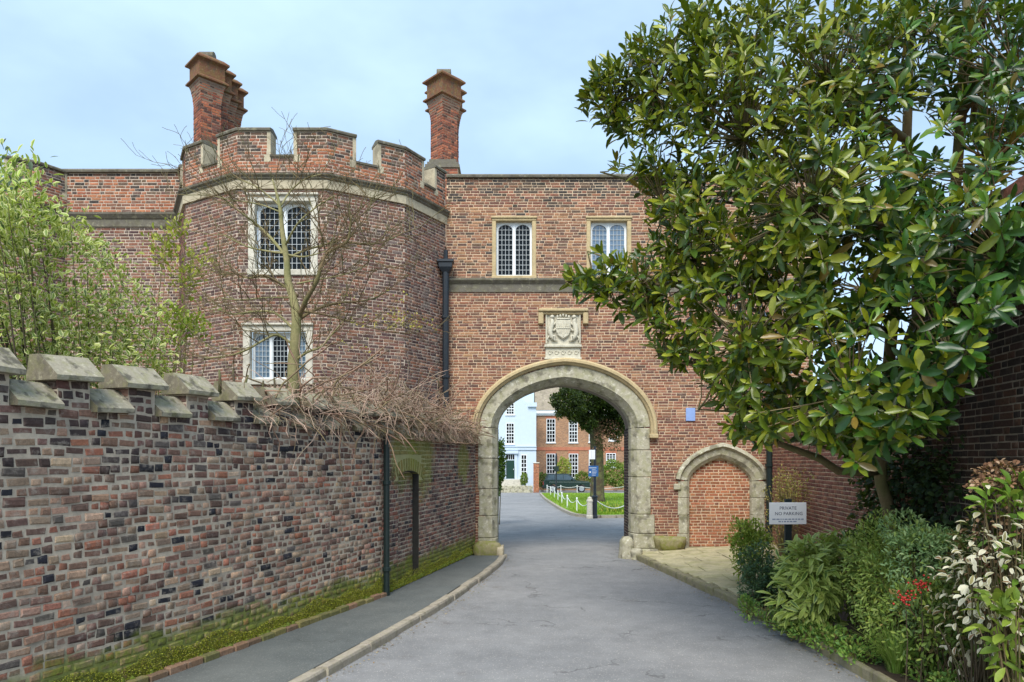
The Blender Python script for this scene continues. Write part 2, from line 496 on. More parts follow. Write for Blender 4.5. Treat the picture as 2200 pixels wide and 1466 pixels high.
def leaf_mesh(name, V, colr, mat, parent, kind='stuff'):
    k = len(V); b = (np.arange(k) * NLV)[:, None, None]
    Q = (np.array(LEAF_Q)[None] + b).reshape(-1, 4); T = (np.array(LEAF_TRI)[None] + b).reshape(-1, 3)
    A = np.ones((k, NLV, 4)); A[:, :, :3] = np.asarray(colr)[:, None]
    E = np.tile(np.array(LEAF_ED), k)
    return np_mesh(name, V.reshape(-1, 3), Q, mat, parent, kind, {'bc': ('FLOAT_COLOR', A.reshape(-1, 4)), 'ed': ('FLOAT', E)}, smooth=True, tris=T)
_lv = {}
def leaf_objects(p, d, n, L, W, colr, mat, parent, fold=.25, droop=.15, name='leaf'):
    off = wloc(parent)
    for i in range(len(p)):
        dp = round(float(droop[i] if hasattr(droop, '__len__') else droop), 1); key = (round(W[i] / L[i], 1), fold, dp, mat.name)
        if key not in _lv:
            V = leaf_arrays([[0, 0, 0]], [[1, 0, 0]], [[0, 0, 1]], np.array([1.0]), np.array([max(key[0], .1)]), fold, dp)[0]
            me = bpy.data.meshes.new('leaf'); me.from_pydata([tuple(x) for x in V], [], LEAF_TRI + LEAF_Q)
            at = me.attributes.new('ed', 'FLOAT', 'POINT'); at.data.foreach_set('value', np.array(LEAF_ED, np.float32))
            me.polygons.foreach_set('use_smooth', [True] * len(me.polygons)); me.materials.append(mat); _lv[key] = me
        X = Vector(d[i]).normalized(); Zv = Vector(n[i]); Zv = Zv - X * Zv.dot(X)
        Zv = X.orthogonal().normalized() if Zv.length < 1e-4 else Zv.normalized()
        Y = Zv.cross(X)
        o = bpy.data.objects.new(name, _lv[key]); col.objects.link(o); o.parent = parent
        o.rotation_euler = Matrix((X, Y, Zv)).transposed().to_euler()
        o.location = Vector(p[i]) - off; o.scale = (float(L[i]),) * 3; o.color = (*colr[i], 1)
def pick_cols(lst, k, var=.2):
    cols = np.array([C(*x[:3]) for x in lst]); ws = np.array([x[3] if len(x) > 3 else 1 for x in lst], float); ws /= ws.sum()
    return cols[RNG.choice(len(lst), k, p=ws)] * (1 + RNG.uniform(-var, var, (k, 1)))
def in_poly(u, v, poly):
    c = False; m = len(poly); j = m - 1
    for i in range(m):
        if (poly[i][1] > v) != (poly[j][1] > v) and u < (poly[j][0] - poly[i][0]) * (v - poly[i][1]) / (poly[j][1] - poly[i][1]) + poly[i][0]: c = not c
        j = i
    return c
def unit_vecs(k):
    v = RNG.normal(size=(k, 3)); return v / np.linalg.norm(v, axis=1, keepdims=True)
# ================================================================ MATERIALS
M = {}
_old = palette([(130, 100, 86, 20), (110, 87, 77, 15), (48, 48, 54, 7), (156, 106, 86, 13), (166, 130, 110, 18), (146, 123, 105, 22), (182, 150, 123, 10), (96, 88, 82, 5), (192, 164, 138, 5), (170, 112, 90, 5)], .2)
_oldtop = palette([(86, 70, 66, 20), (72, 62, 60, 16), (46, 46, 52, 8), (112, 82, 74, 12), (98, 88, 82, 12), (124, 96, 86, 6)], .18)
def PAL_OLD(s, z, rr): return (_oldtop if rr.random() < (z - 1.95) * 1.1 else _old)(s, z, rr)
_tw = palette([(114, 83, 74), (99, 74, 69), (127, 93, 80), (87, 67, 65), (133, 91, 74), (108, 93, 86, .7), (142, 106, 86, .7)], .15)
_tp = palette([(163, 103, 74), (150, 94, 71), (173, 116, 86), (129, 91, 74, .8), (110, 86, 75, .5)], .13)
_td = palette([(104, 84, 70), (86, 74, 66), (126, 90, 72), (72, 66, 62)], .16)
def PAL_TOWER(s, z, rr):
    if z > 7.8:
        return (_td if rr.random() < max(0, (z - 8.15)) * 1.5 else _tp)(s, z, rr)
    return _tw(s, z, rr)
_g1 = palette([(156, 113, 86), (143, 101, 78), (132, 93, 73), (166, 125, 94), (115, 86, 72), (151, 110, 86), (99, 76, 67, .7)], .13)
_g2 = palette([(138, 91, 73), (126, 86, 72), (151, 102, 79), (112, 78, 67), (154, 110, 85, .7)], .13)
def PAL_GATE(s, z, rr):
    if z > 8.0: return (_td if rr.random() < (z - 7.75) * 1.15 else _g2)(s, z, rr)
    if z > 6.3: return (_g1 if rr.random() < .85 else _td)(s, z, rr)
    if z > 3.2: return (_g1 if rr.random() < .55 else _g2)(s, z, rr)
    return _g2(s, z, rr)
PAL_INF = palette([(170, 108, 77), (158, 98, 71), (178, 118, 85), (152, 101, 71), (144, 93, 71)], .10)
PAL_CHIM = palette([(160, 92, 68), (144, 84, 64), (116, 72, 60, 1.1), (174, 106, 77), (92, 64, 56, .9)], .14)
PAL_SIDE = palette([(66, 50, 44), (56, 46, 42), (78, 56, 46), (48, 42, 40)], .16)  # near-black: the side wall's deep shade is put into the brick colour
MOSSZ = (.50, .5)
ALG = [((-1.75, 11.75, 2.25), .75), ((-1.45, 12.6, 2.2), .8), ((-.93, 15.0, 2.2), .55)]
for key, kw in (('old', dict(moss=MOSSZ, algae=ALG, grime=.4, pale=.55)), ('tower', dict(grime=.35, pale=.4)), ('gate', dict(grime=.28, pale=.28)),
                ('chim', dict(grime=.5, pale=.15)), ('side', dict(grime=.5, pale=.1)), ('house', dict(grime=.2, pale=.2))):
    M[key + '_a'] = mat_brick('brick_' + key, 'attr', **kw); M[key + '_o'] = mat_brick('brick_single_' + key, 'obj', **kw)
M['mort_old'] = mat_mortar('mortar_old', C(196, 182, 162), MOSSZ, algae=ALG)
M['mort_tower'] = mat_mortar('mortar_tower', C(204, 187, 168), dark=.35)
M['mort_gate'] = mat_mortar('mortar_gate', C(216, 192, 162), dark=.3)
M['mort_chim'] = mat_mortar('mortar_chimney', C(150, 128, 108))
M['mort_side'] = mat_mortar('mortar_side', C(150, 140, 126))
M['stone'] = mat_stone('pale_stone', C(188, 176, 150), .35, .4)
M['stone_w'] = mat_stone('whitish_stone', C(206, 200, 184), .3, .25)
M['arch'] = mat_stone('arch_stone', C(178, 172, 150), .8, .75, .25, 1.5, .9, (228, 224, 206), (104, 99, 86))
M['hood'] = mat_stone('hood_stone', C(190, 170, 130), .3, .2)
M['coping'] = mat_stone('coping_stone', C(162, 154, 134), .6, .85, .25, 2.4, .9, (204, 198, 172), (82, 78, 68))
M['lead'] = mat_stone('dark_weathered_stone', C(112, 107, 96), .3, .7, .1, 1.5)
M['coping_end'] = mat_stone('dark_coping_end', C(122, 114, 96), .3, .7, .2, 2.2, .95)  # darker stone tone for the end faces only
M['capst'] = mat_stone('sooty_brick_cap', C(122, 84, 62), .15, .6, .2, 2)
M['carved'] = mat_stone('carved_limestone', C(206, 200, 180), .25, .2, 0, 2)
M['white'] = mat_plain('white_paint', C(226, 230, 232), .5, .06)
M['leadbar'] = mat_plain('lead_bars', C(176, 182, 184), .6, .1)
M['glass_dark'] = mat_glass('dark_glass', C(14, 18, 20), 1.33)
M['glass_sky'] = mat_glass('sky_glass', C(96, 122, 146), 2.1, .08)
M['iron'] = mat_plain('black_iron', C(26, 34, 42), .45, .2)
M['irongreen'] = mat_plain('dark_green_iron', C(22, 38, 36), .5, .25)
M['moss'] = mat_plain('moss', C(108, 122, 40), .95, .45, 40, .6)

def asphalt(name, base, patch, speck=.5):
    t = NT(name); n1 = t.noise(160, 3, .7); n2 = t.noise(.55, 4); n3 = t.noise(3.0, 5, .65); v = t.n('ShaderNodeTexVoronoi'); v.inputs['Scale'].default_value = 95; t.l(t.pos(), v.inputs['Vector'])
    c = t.mix(t.rng(n2, .38, .66, 0, .8), base, patch)
    c = t.mulv(c, t.rng(n1, .25, .75, .66, 1.34, False)); c = t.mulv(c, t.rng(n3, .3, .7, .90, 1.08))
    c = t.mix(t.math('MULTIPLY', t.rng(t.noise(1.3, 5, .7), .60, .72, 0, 1), .35), c, C(96, 84, 74))
    vc = t.n('ShaderNodeSeparateColor'); t.l(v.outputs['Color'], vc.inputs[0])
    c = t.mix(t.math('MULTIPLY', t.rng(vc.outputs[0], .93, .97, 0, 1), speck), c, C(196, 190, 180))
    # fine cracks
    vk = t.n('ShaderNodeTexVoronoi', feature='DISTANCE_TO_EDGE'); vk.inputs['Scale'].default_value = .42
    ad = t.n('ShaderNodeVectorMath', operation='ADD'); nz = t.n('ShaderNodeTexNoise'); nz.inputs['Scale'].default_value = 2.4; nz.inputs['Detail'].default_value = 4; t.l(t.pos(), nz.inputs['Vector'])
    t.l(t.pos(), ad.inputs[0]); t.l(nz.outputs['Color'], ad.inputs[1]); t.l(ad.outputs[0], vk.inputs['Vector'])
    k = t.math('MULTIPLY', t.rng(vk.outputs['Distance'], .004, .012, 1, 0), t.rng(t.noise(.8, 2), .47, .6, 0, .45))
    c = t.mix(k, c, C(58, 56, 54))
    t.bump(t.math('ADD', n1, t.math('MULTIPLY', v.outputs['Distance'], .5)), .55, .006)
    return t.done(c, .88, .3)
M['road'] = asphalt('road_asphalt', C(130, 130, 130), C(144, 143, 142))
M['path'] = asphalt('path_asphalt', C(96, 100, 98), C(110, 112, 108), .18)
M['soil'] = mat_plain('soil', C(70, 56, 42), .95, .4, 14, .8)
M['kerb'] = mat_stone('kerb_granite', C(168, 158, 142), .35, .35, .12, 2)
M['edging'] = mat_stone('edging_concrete', C(150, 142, 116), .2, .45, .3, 1.6)
M['flag'] = mat_stone('york_flagstone', C(192, 182, 146), .2, .25, .3, .7)
M['grass'] = mat_plain('lawn_grass', C(118, 150, 40), .9, .35, 5, .5)
M['earth'] = mat_plain('earth', C(110, 104, 90), .95, .3, 2)

# ================================================================ GROUND, ROAD, PAVEMENTS
def strip(name, xs_of_y, ys, dz, mat, kind='structure', nx=6, wob=0):
    vs, fs = [], []
    for i, y in enumerate(ys):
        a, b = xs_of_y(y)
        for k in range(nx + 1):
            vs.append((a + (b - a) * k / nx, y, ground_z(y) + dz))
    for i in range(len(ys) - 1):
        for k in range(nx):
            j = i * (nx + 1) + k; fs.append((j, j + 1, j + nx + 2, j + nx + 1))
    mb = MB(); mb.add(vs, fs); o = mb.build(name, mat, fix=False); o['kind'] = kind; return o
def interp(tab, y):
    if y <= tab[0][0]: return tab[0][1]
    for (a, b), (c, d) in zip(tab, tab[1:]):
        if y <= c: return b + (d - b) * (y - a) / (c - a)
    return tab[-1][1]
KL = [(-4, -4.5), (2, -3.35), (4.4, -2.72), (6.59, -2.01), (8.47, -1.5), (10.45, -1.0), (13.06, -.48), (14.6, -.21), (15.75, -.12)]     # left kerb line: y -> x
KR = [(-4, 3.45), (4.5, 3.52), (6.9, 3.54), (9, 3.48), (10.6, 3.36), (12.5, 3.10), (14.2, 2.88), (15.75, 2.70)]                   # right kerb line
strip('ground', lambda y: (-400, 400), [-60, 0, 17, 30, 45, 60, 76, 120, 400], -.10, M['earth'], nx=2)
ROAD_Y = [-30 + 2 * i for i in range(15)] + [i * .5 for i in range(0, 34)] + [17 + 2 * i for i in range(30)]
strip('road', lambda y: (interp(KL, y) - .05 if y < 15.9 else (-.6 if y < 17.3 else -14), interp(KR, y) + .05 if y < 15.9 else (3.1 if y < 17.3 else 26)), ROAD_Y, 0.0, M['road'], nx=8)

pav = strip('pavement', lambda y: (interp([(3, -4.9), (10.9, -2.1), (16, -.9)], y), interp(KL, y) - .14), [3 + .5 * i for i in range(26)], .085, M['path'])
def kerb_line(parent, tab, y0, y1, wdt, zt, length, mat, name, side, sd=5, zfun=None):
    rr = random.Random(sd); y = y0
    while y < y1 - .1:
        L = length * rr.uniform(.85, 1.15); a, b = y + .006, min(y + L, y1) - .006
        xa, xb = interp(tab, a), interp(tab, b); j = rr.uniform(-.012, .012); zz = zt + rr.uniform(-.008, .01)
        w = wdt * side; m = (a + b) / 2; xm = interp(tab, m)
        mb = MB(); rings = []
        for (yy, xx) in ((a, xa), (m, xm), (b, xb)):
            k = rr.uniform(-.008, .008)
            rings.append([(xx + j, yy, -.05), (xx + w + j, yy, -.05), (xx + w + j, yy, zz - .004), (xx + k + .012 * side + j, yy, zz + k * .4), (xx + k * .5 + j, yy, zz - .025)])
        mb.rings(rings); mb.build(name, mat, parent); y += L
kerb_line(pav, KL, 3.2, 15.72, .13, .095, .8, M['kerb'], 'kerb_stone', -1)
# right: flagged pavement with a mossy stone edge, then the planting bed behind a thin edging
def flag_z(x): return .11 + .065 * max(0, x - 2.8)
fl = MB(); fl.add([(interp(KR, y) + .1, y, flag_z(interp(KR, y)) - .05) if k == 0 else (6.0, y, flag_z(6.0) - .05) for y in (10.7, 11.8, 13, 14.5, 15.98) for k in (0, 1)], [(2 * i, 2 * i + 1, 2 * i + 3, 2 * i + 2) for i in range(4)])
fpav = fl.build('flagstone_pavement', M['soil'], fix=False); fpav['kind'] = 'structure'
rr = random.Random(4); y = 10.7; row = 0
while y < 15.9:
    dep = rr.choice((.42, .5, .56, .62)); y1 = min(y + dep, 15.93); x = interp(KR, (y + y1) / 2) + .13 - rr.uniform(0, .3)
    while x < (5.85 if y > 12.4 else 4.6):
        L = rr.uniform(.5, .95); xa = max(x, interp(KR, (y + y1) / 2) + .13); xb = min(x + L, 5.88)
        if xb - xa > .12:
            mb = MB(); g = .009; t = rr.uniform(-.006, .006); k = [rr.uniform(-.006, .006) for _ in range(4)]
            ps = [(xa + g, y + g), (xb - g, y + g), (xb - g, y1 - g), (xa + g, y1 - g)]
            zz = [flag_z(p[0]) + t + k[i] for i, p in enumerate(ps)]
            mb.hexa([(p[0], p[1], zz[i] - .05) for i, p in enumerate(ps)] + [(p[0], p[1], zz[i]) for i, p in enumerate(ps)])
            mb.build('flagstone', M['flag'], fpav, bevel=.008)
        x += L
    y = y1
kerb_line(fpav, KR, 10.6, 15.7, .13, .125, .8, M['edging'], 'kerb_stone', 1, 8)
bed = MB(); bed.add([(interp(KR, y) + .05 + (6.2 - interp(KR, y)) * k / 4, y, .08 + .03 * math.sin(y * 3 + k * 2) + (.10 if k > 1 else 0)) for y in [2 + .5 * i for i in range(20)] for k in range(5)],
                    [(i * 5 + k, i * 5 + k + 1, i * 5 + k + 6, i * 5 + k + 5) for i in range(19) for k in range(4)])
bedo = bed.build('planting_bed', M['soil'], fix=False, smooth=True); bedo['kind'] = 'structure'
kerb_line(bedo, KR, 2.2, 10.6, .055, .13, .92, M['edging'], 'edging_slab', 1, 9)

# ================================================================ WINDOWS
def light_loop(s0, s1, z0, z1, rise=.12):
    c, h = (s0 + s1) / 2, (s1 - s0) / 2
    return [(s0, z0), (s1, z0)] + [(a, b) for a, b in arch_curve(c, h, z1 - rise, rise, 8, .15)[::-1]]
def window(parent, F, s0, s1, z0, z1, lights, js=.10, hs=.10, ss=.06, gl='glass_dark', deep=.11, stone='stone', grid=(4, 10), hood=.03, name='window'):
    sur = MB()
    a0, a1, b0, b1 = s0 + js, s1 - js, z0 + ss, z1 - hs
    sur.fbox(F, s0, a0 + .001, z0, z1 - hs, -.14, .018); sur.fbox(F, a1 - .001, s1, z0, z1 - hs, -.14, .018)
    sur.fbox(F, s0 - .004, s1 + .004, z1 - hs, z1, -.14, .022)
    sur.fbox(F, s0 - .01, s1 + .01, z0 - .02, z0 + ss, -.14, .045)
    so = sur.build('stone_surround', M[stone], parent, bevel=.012)
    lab = MB(); lab.fbox(F, s0 - .02, s1 + .02, z1 - .035, z1 + .01, -.02, .022 + hood); lab.build('head_mould', M[stone], so, bevel=.01)
    win = MB(); m = .05; mull = .075; wl_ = (a1 - a0 - 2 * m - mull * (lights - 1)) / lights
    holes = []
    for k in range(lights):
        x0 = a0 + m + k * (wl_ + mull); holes.append(light_loop(x0, x0 + wl_, b0 + .05, b1 - .045))
    win.panel(F, [(a0, b0), (a1, b0), (a1, b1), (a0, b1)], holes, -deep - .05, -deep)
    for k in range(1, lights):
        x = a0 + m + k * (wl_ + mull) - mull / 2; win.fbox(F, x - .016, x + .016, b0 + .01, b1 - .02, -deep - .01, -deep + .018)
    wo = win.build(name, M['white'], parent)
    for k in range(lights):
        x0 = a0 + m + k * (wl_ + mull); tilt = .012 * (1 if k % 2 else -1)
        g = MB(); w = F.w; g.add([w(x0 - .02, b0 + .02, -deep - .03), w(x0 + wl_ + .02, b0 + .02, -deep - .03 + tilt), w(x0 + wl_ + .02, b1 - .02, -deep - .03 + tilt), w(x0 - .02, b1 - .02, -deep - .03)], [(0, 1, 2, 3)])
        g.build('pane', M[gl if isinstance(gl, str) else gl[k % len(gl)]], wo, fix=False)
        lb = MB(); nx, nz = grid
        for i in range(1, nx):
            x = x0 + wl_ * i / nx; lb.fbox(F, x - .005, x + .005, b0 + .05, b1 - .05, -deep - .016, -deep - .010)
        for i in range(1, nz):
            z = b0 + .05 + (b1 - b0 - .1) * i / nz; lb.fbox(F, x0, x0 + wl_, z - .005, z + .005, -deep - .015, -deep - .0095)
        lb.build('lead_lattice', M['leadbar'], wo)
    return wo

# ================================================================ GATEHOUSE
FG = Face((0, 16), (1, 16))
gate = thing('gatehouse', 'long brick gatehouse range with a broad stone carriage arch over the road', 'gatehouse', (1.2, 16, 0))
GX0, GX1, GTOP = -1.5, 6.9, 8.66
ACX, AHW, AZS, ARI = 1.205, 1.525, 2.94, 1.01
arc = arch_curve(ACX, AHW, AZS, ARI, 36, .11)
DCX, DHW = 4.80, .70
dcur = arch_curve(DCX, DHW, 1.72, .52, 20, .36)
out_loop = [(GX0, -.05), (ACX - AHW * 1.19, -.05)] + [(ACX + (x - ACX) * 1.19, z + .29 * (z > AZS)) for x, z in arc] + [(ACX + AHW * 1.19, -.05), (GX1, -.05), (GX1, GTOP), (GX0, GTOP)]
gwin = [(-.459, .555), (1.707, 2.735)]
holes = [[(a + .03, 6.40), (b - .03, 6.40), (b - .03, 7.74), (a + .03, 7.74)] for a, b in gwin]
dhole = [(DCX - DHW, .02)] + dcur[::1] + [(DCX + DHW, .02)]
dhole = [(DCX - DHW * 1.22, .1)] + [(DCX + (x - DCX) * 1.22, z + .14) for x, z in dcur] + [(DCX + DHW * 1.22, .1)]
core = MB(); core.panel(FG, out_loop, holes + [dhole], -1.1, 0.0)
core.box(GX0, GX1, 17.105, 19.6, 4.62, 8.4); core.box(GX0, ACX - AHW - .9, 17.105, 19.6, -.3, 4.6); core.box(ACX + AHW + .9, GX1, 17.105, 19.6, -.3, 4.6)
gwall = core.build('wall', M['mort_gate'], gate)
br = lay(FG, [out_loop] + holes + [dhole] + [[(.80, 4.52), (1.54, 4.52), (1.54, 5.65), (.80, 5.65)]], .0, GTOP, PAL_GATE, course=.0635, joint=.012, seed=11)
build_bricks(gwall, br, M['gate_a'], M['gate_o'], 220, .004, .0015, vis=lambda p: not (p.x < -.9 and p.z < 2.7) and p.x < 2.6)
# inner faces of the arch passage
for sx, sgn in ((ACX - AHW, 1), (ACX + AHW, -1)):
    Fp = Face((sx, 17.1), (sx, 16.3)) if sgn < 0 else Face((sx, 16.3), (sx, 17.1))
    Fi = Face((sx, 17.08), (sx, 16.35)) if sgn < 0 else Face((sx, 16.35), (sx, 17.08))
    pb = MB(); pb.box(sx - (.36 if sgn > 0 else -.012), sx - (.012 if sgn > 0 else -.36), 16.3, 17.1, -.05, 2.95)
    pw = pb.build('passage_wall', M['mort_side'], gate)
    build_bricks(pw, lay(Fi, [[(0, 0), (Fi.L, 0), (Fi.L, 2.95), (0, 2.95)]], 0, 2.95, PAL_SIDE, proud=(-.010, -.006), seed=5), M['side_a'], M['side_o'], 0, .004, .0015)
# stone arch ring: jamb blocks and voussoirs
full = [(ACX - AHW, z) for z in (0, .36, .74, 1.25, 1.75, 2.3)] ; ring_n = .43
def ring_section(w=.43, proud=.02): return [(w, proud), (.16, proud), (.02, -.16), (.0, -.40), (.05, -.5), (w, -.5)]
def arch_pieces(cuts, name, mat, sec, parent, crv, nrm, gap=.004):
    for i0, i1 in cuts:
        mb = MB(); sweep_elev(mb, FG, crv[i0:i1 + 1], nrm[i0:i1 + 1], sec); mb.build(name, mat, parent, bevel=.006)
arn = curve_normals(arc)
cuts = [(0, 4), (4, 8), (8, 12), (12, 15), (15, 18), (18, 21), (21, 24), (24, 28), (28, 32), (32, 36)]
rj = random.Random(3)
for i0, i1 in cuts:
    mb = MB(); sec = ring_section(.42 + rj.uniform(-.015, .02), .02 + rj.uniform(-.006, .008))
    c0, n0 = arc[i0:i1 + 1], arn[i0:i1 + 1]
    sweep_elev(mb, FG, c0, n0, sec); mb.build('voussoir', M['arch'], gate)
for sgn in (-1, 1):
    z = .18 if sgn > 0 else .0
    hs_ = (.34, .44, .85, .62, .52) if sgn > 0 else (.42, .5, .62, .7, .62)
    for k, h in enumerate(hs_):
        z1 = min(z + h, AZS); 
        if k == len(hs_) - 1: z1 = AZS
        wd = .44 + rj.uniform(-.02, .03) + (.09 if k < 2 and sgn > 0 else 0) ; pr = .02 + rj.uniform(-.004, .012) + (.02 if k < 2 else 0)
        x0 = ACX + sgn * AHW
        ch = .14 if k > 0 else .05
        sec = [(wd, pr), (ch, pr), (.02, -.02 - ch), (.0, -.40), (.05, -.5), (wd, -.5)]
        mb = MB(); mb.rings([[FG.w(x0 + sgn * r, zz, n) for r, n in sec] for zz in (z + .006, z1 - .004)])
        mb.build('jamb_stone', M['arch'], gate, bevel=.012); z = z1
    if sgn > 0:
        mb = MB(); mb.box(x0 - .0, x0 + .62, 15.86, 16.2, .0, .178); mb.build('plinth_stone', M['arch'], gate, bevel=.03)
mb = MB(); sweep_elev(mb, FG, arc, arn, [(.04, -.45), (.04, -1.09), (.36, -1.09), (.36, -.45)]); mb.build('soffit', M['mort_side'], gate)
# hood mould
HW = .43
hc = arch_curve(ACX, AHW, AZS, ARI, 48, .11); hn = curve_normals(hc)
hc = [(ACX - AHW, 2.80)] + hc + [(ACX + AHW, 2.78)]; hn = [(-1, 0)] + hn + [(1, 0)]
mb = MB(); sweep_elev(mb, FG, hc, hn, [(HW, .02), (HW + .015, .07), (HW + .05, .10), (HW + .07, .135), (HW + .12, .135), (HW + .16, .09), (HW + .17, -.02), (HW, -.02)])
mb.build('hood_mould', M['hood'], gate)
mb = MB(); mb.fbox(FG, ACX + AHW + HW - .03, ACX + AHW + HW + .17, 2.70, 2.80, -.02, .15); mb.build('hood_stop', M['hood'], gate, bevel=.015)
# string course, parapet coping
mb = MB(); sweep_plan(mb, [(GX0, 16), (GX1, 16)], [(-.05, 6.05), (.03, 6.05), (.035, 6.22), (.05, 6.235), (.11, 6.30), (.115, 6.335), (.03, 6.375), (-.05, 6.375)]); mb.build('string_course', M['lead'], gate)
xx = GX0; rj = random.Random(6)
while xx < GX1:
    x2 = min(xx + rj.uniform(.7, 1.0), GX1)
    mb = MB(); sweep_plan(mb, [(xx + .002, 16), (x2 - .002, 16)], [(-.45, 8.662), (.07, 8.662), (.08, 8.70), (.06, 8.735), (-.18, 8.80), (-.45, 8.74)]); mb.build('coping_stone', M['lead'], gate); xx = x2
for k, (a, b) in enumerate(gwin):
    window(gate, FG, a, b, 6.375, 7.77, 2, .095, .09, .05, 'glass_dark' if k == 0 else 'glass_sky', stone='hood')
# armorial tablet over the arch
T = MB(); T.fbox(FG, .768, 1.568, 4.52, 5.60, -.1, .03); tab = T.build('armorial_tablet', M['carved'], gate, bevel=.01)
mb = MB(); mb.fbox(FG, .60, 1.74, 5.58, 5.655, -.02, .15); mb.fbox(FG, .66, 1.68, 5.525, 5.58, -.02, .10)
mb.fbox(FG, .60, .72, 5.30, 5.58, -.02, .12); mb.fbox(FG, 1.62, 1.74, 5.30, 5.58, -.02, .12); mb.build('label_mould', M['hood'], tab, bevel=.02)
mb = MB(); mb.fbox(FG, .768, .80, 4.86, 5.55, .02, .07); mb.fbox(FG, 1.536, 1.568, 4.86, 5.55, .02, .07); mb.fbox(FG, .74, 1.59, 4.78, 4.84, .02, .09); mb.fbox(FG, .74, 1.59, 4.50, 4.545, .02, .08)
mb.build('tablet_frame', M['carved'], tab, bevel=.008)
sh = [(-.17, .22), (.17, .22), (.175, .0), (.13, -.13), (.0, -.22), (-.13, -.13), (-.175, .0)]
mb = MB(); cx_, cz_ = 1.168, 5.18
mb.rings([[FG.w(cx_ + x * k, cz_ + z * k, n) for x, z in sh] for k, n in ((1.0, .02), (1.0, .085), (.9, .10))])
for (dx, dz) in ((-.09, .1), (.09, .1), (-.09, -.04), (.09, -.04)):
    for q in range(3): mb.fbox(FG, cx_ + dx - .05 + q * .04, cx_ + dx - .03 + q * .04, cz_ + dz - .04, cz_ + dz + .04, .095, .112)
mb.fbox(FG, cx_ - .006, cx_ + .006, cz_ - .16, cz_ + .19, .095, .115); mb.fbox(FG, cx_ - .155, cx_ + .155, cz_ + .02, cz_ + .032, .095, .115)
mb.build('shield', M['carved'], tab)
mb = MB(); mb.fbox(FG, cx_ - .15, cx_ + .15, 5.40, 5.44, .02, .10)
for q in range(-2, 3): mb.rock(FG.w(cx_ + q * .065, 5.47 + .02 * (2 - abs(q)), .07), (.03, .04, .05), q + 9, .05, 1)
mb.build('crown', M['carved'], tab, smooth=True)
for sgn in (-1, 1):
    def q(x, z, n=.07): return FG.w(cx_ + sgn * x, cz_ + z, n)
    mb = MB(); mb.tube([q(.22, -.25), q(.27, -.16), q(.30, -.04), q(.27, .1), q(.24, .18), q(.27, .27)], [.03, .05, .06, .06, .045, .03], 8)
    mb.rock(q(.25, .29, .08), (.06, .05, .05), 3, .1, 1)
    mb.tube([q(.26, .1), q(.2, .12), q(.17, .18)], [.028, .022, .015], 6); mb.tube([q(.28, 0), q(.2, -.02), q(.18, .03)], [.028, .022, .015], 6)
    mb.tube([q(.27, -.16), q(.19, -.14), q(.2, -.24), q(.13, -.26)], [.035, .03, .022, .018], 6); mb.tube([q(.3, -.12), q(.36, -.2), q(.33, -.28)], [.02, .018, .01], 6)
    mb.build('supporter', M['carved'], tab, smooth=True)
mb = MB()
for k in range(5):
    c_ = 0.87 + k * .15
    mb.tube([FG.w(c_ + .055 * math.cos(a) * (1 - a / 14), 4.66 + .055 * math.sin(a) * (1 - a / 14), .035) for a in [i * .6 for i in range(14)]], .012, 5)
mb.build('scrollwork', M['carved'], tab, smooth=True)
# blocked doorway
rp = DHW * 1.0
dn = curve_normals(dcur)
rj = random.Random(8)
for i0, i1 in ((0, 4), (4, 8), (8, 10), (10, 12), (12, 16), (16, 20)):
    mb = MB(); w = .36 + rj.uniform(-.006, .006)
    sweep_elev(mb, FG, dcur[i0:i1 + 1], dn[i0:i1 + 1], [(w, .02), (w + .0, .07), (w - .08, .10), (w - .13, .02), (.10, .0), (.02, -.07), (0, -.14), (0, -.24), (w, -.24)])
    mb.build('door_voussoir', M['arch'], gate)
for sgn in (-1, 1):
    x0 = DCX + sgn * DHW; z = .16; ks = (.36, .42, .40, .4)
    for k, h in enumerate(ks):
        z1 = 1.72 if k == 3 else z + h; w = .29 + rj.uniform(-.02, .03)
        mb = MB(); mb.rings([[FG.w(x0 + sgn * r, zz, n) for r, n in [(w, .02), (.10, .015), (.02, -.07), (0, -.14), (0, -.24), (w, -.24)]] for zz in (z + .004, z1 - .004)])
        mb.build('door_jamb_stone', M['arch'], gate, bevel=.008); z = z1
    mb = MB(); mb.fbox(FG, *sorted((x0 + sgn * .24, x0 + sgn * .40)), 1.52, 1.66, -.05, .07); mb.build('hood_stop', M['arch'], gate, bevel=.02)
inf = MB(); inf.fbox(FG, DCX - DHW - .04, DCX + DHW + .04, .05, 2.24, -.4, -.17); info = inf.build('doorway_infill', M['mort_gate'], gate)
Fd = Face((0, 16.17), (1, 16.17))
iloop = [(DCX - DHW - .0, .1)] + dcur + [(DCX + DHW, .1)]
build_bricks(info, lay(Fd, [iloop], .2, 2.2, PAL_INF, seed=21, joint=.0155), M['gate_a'], M['gate_o'], 80, .004, .0015)
mb = MB(); mb.fbox(FG, DCX - DHW - .1, DCX + DHW + .3, .08, .20, -.3, .10); mb.build('door_step', M['edging'], gate, bevel=.02)

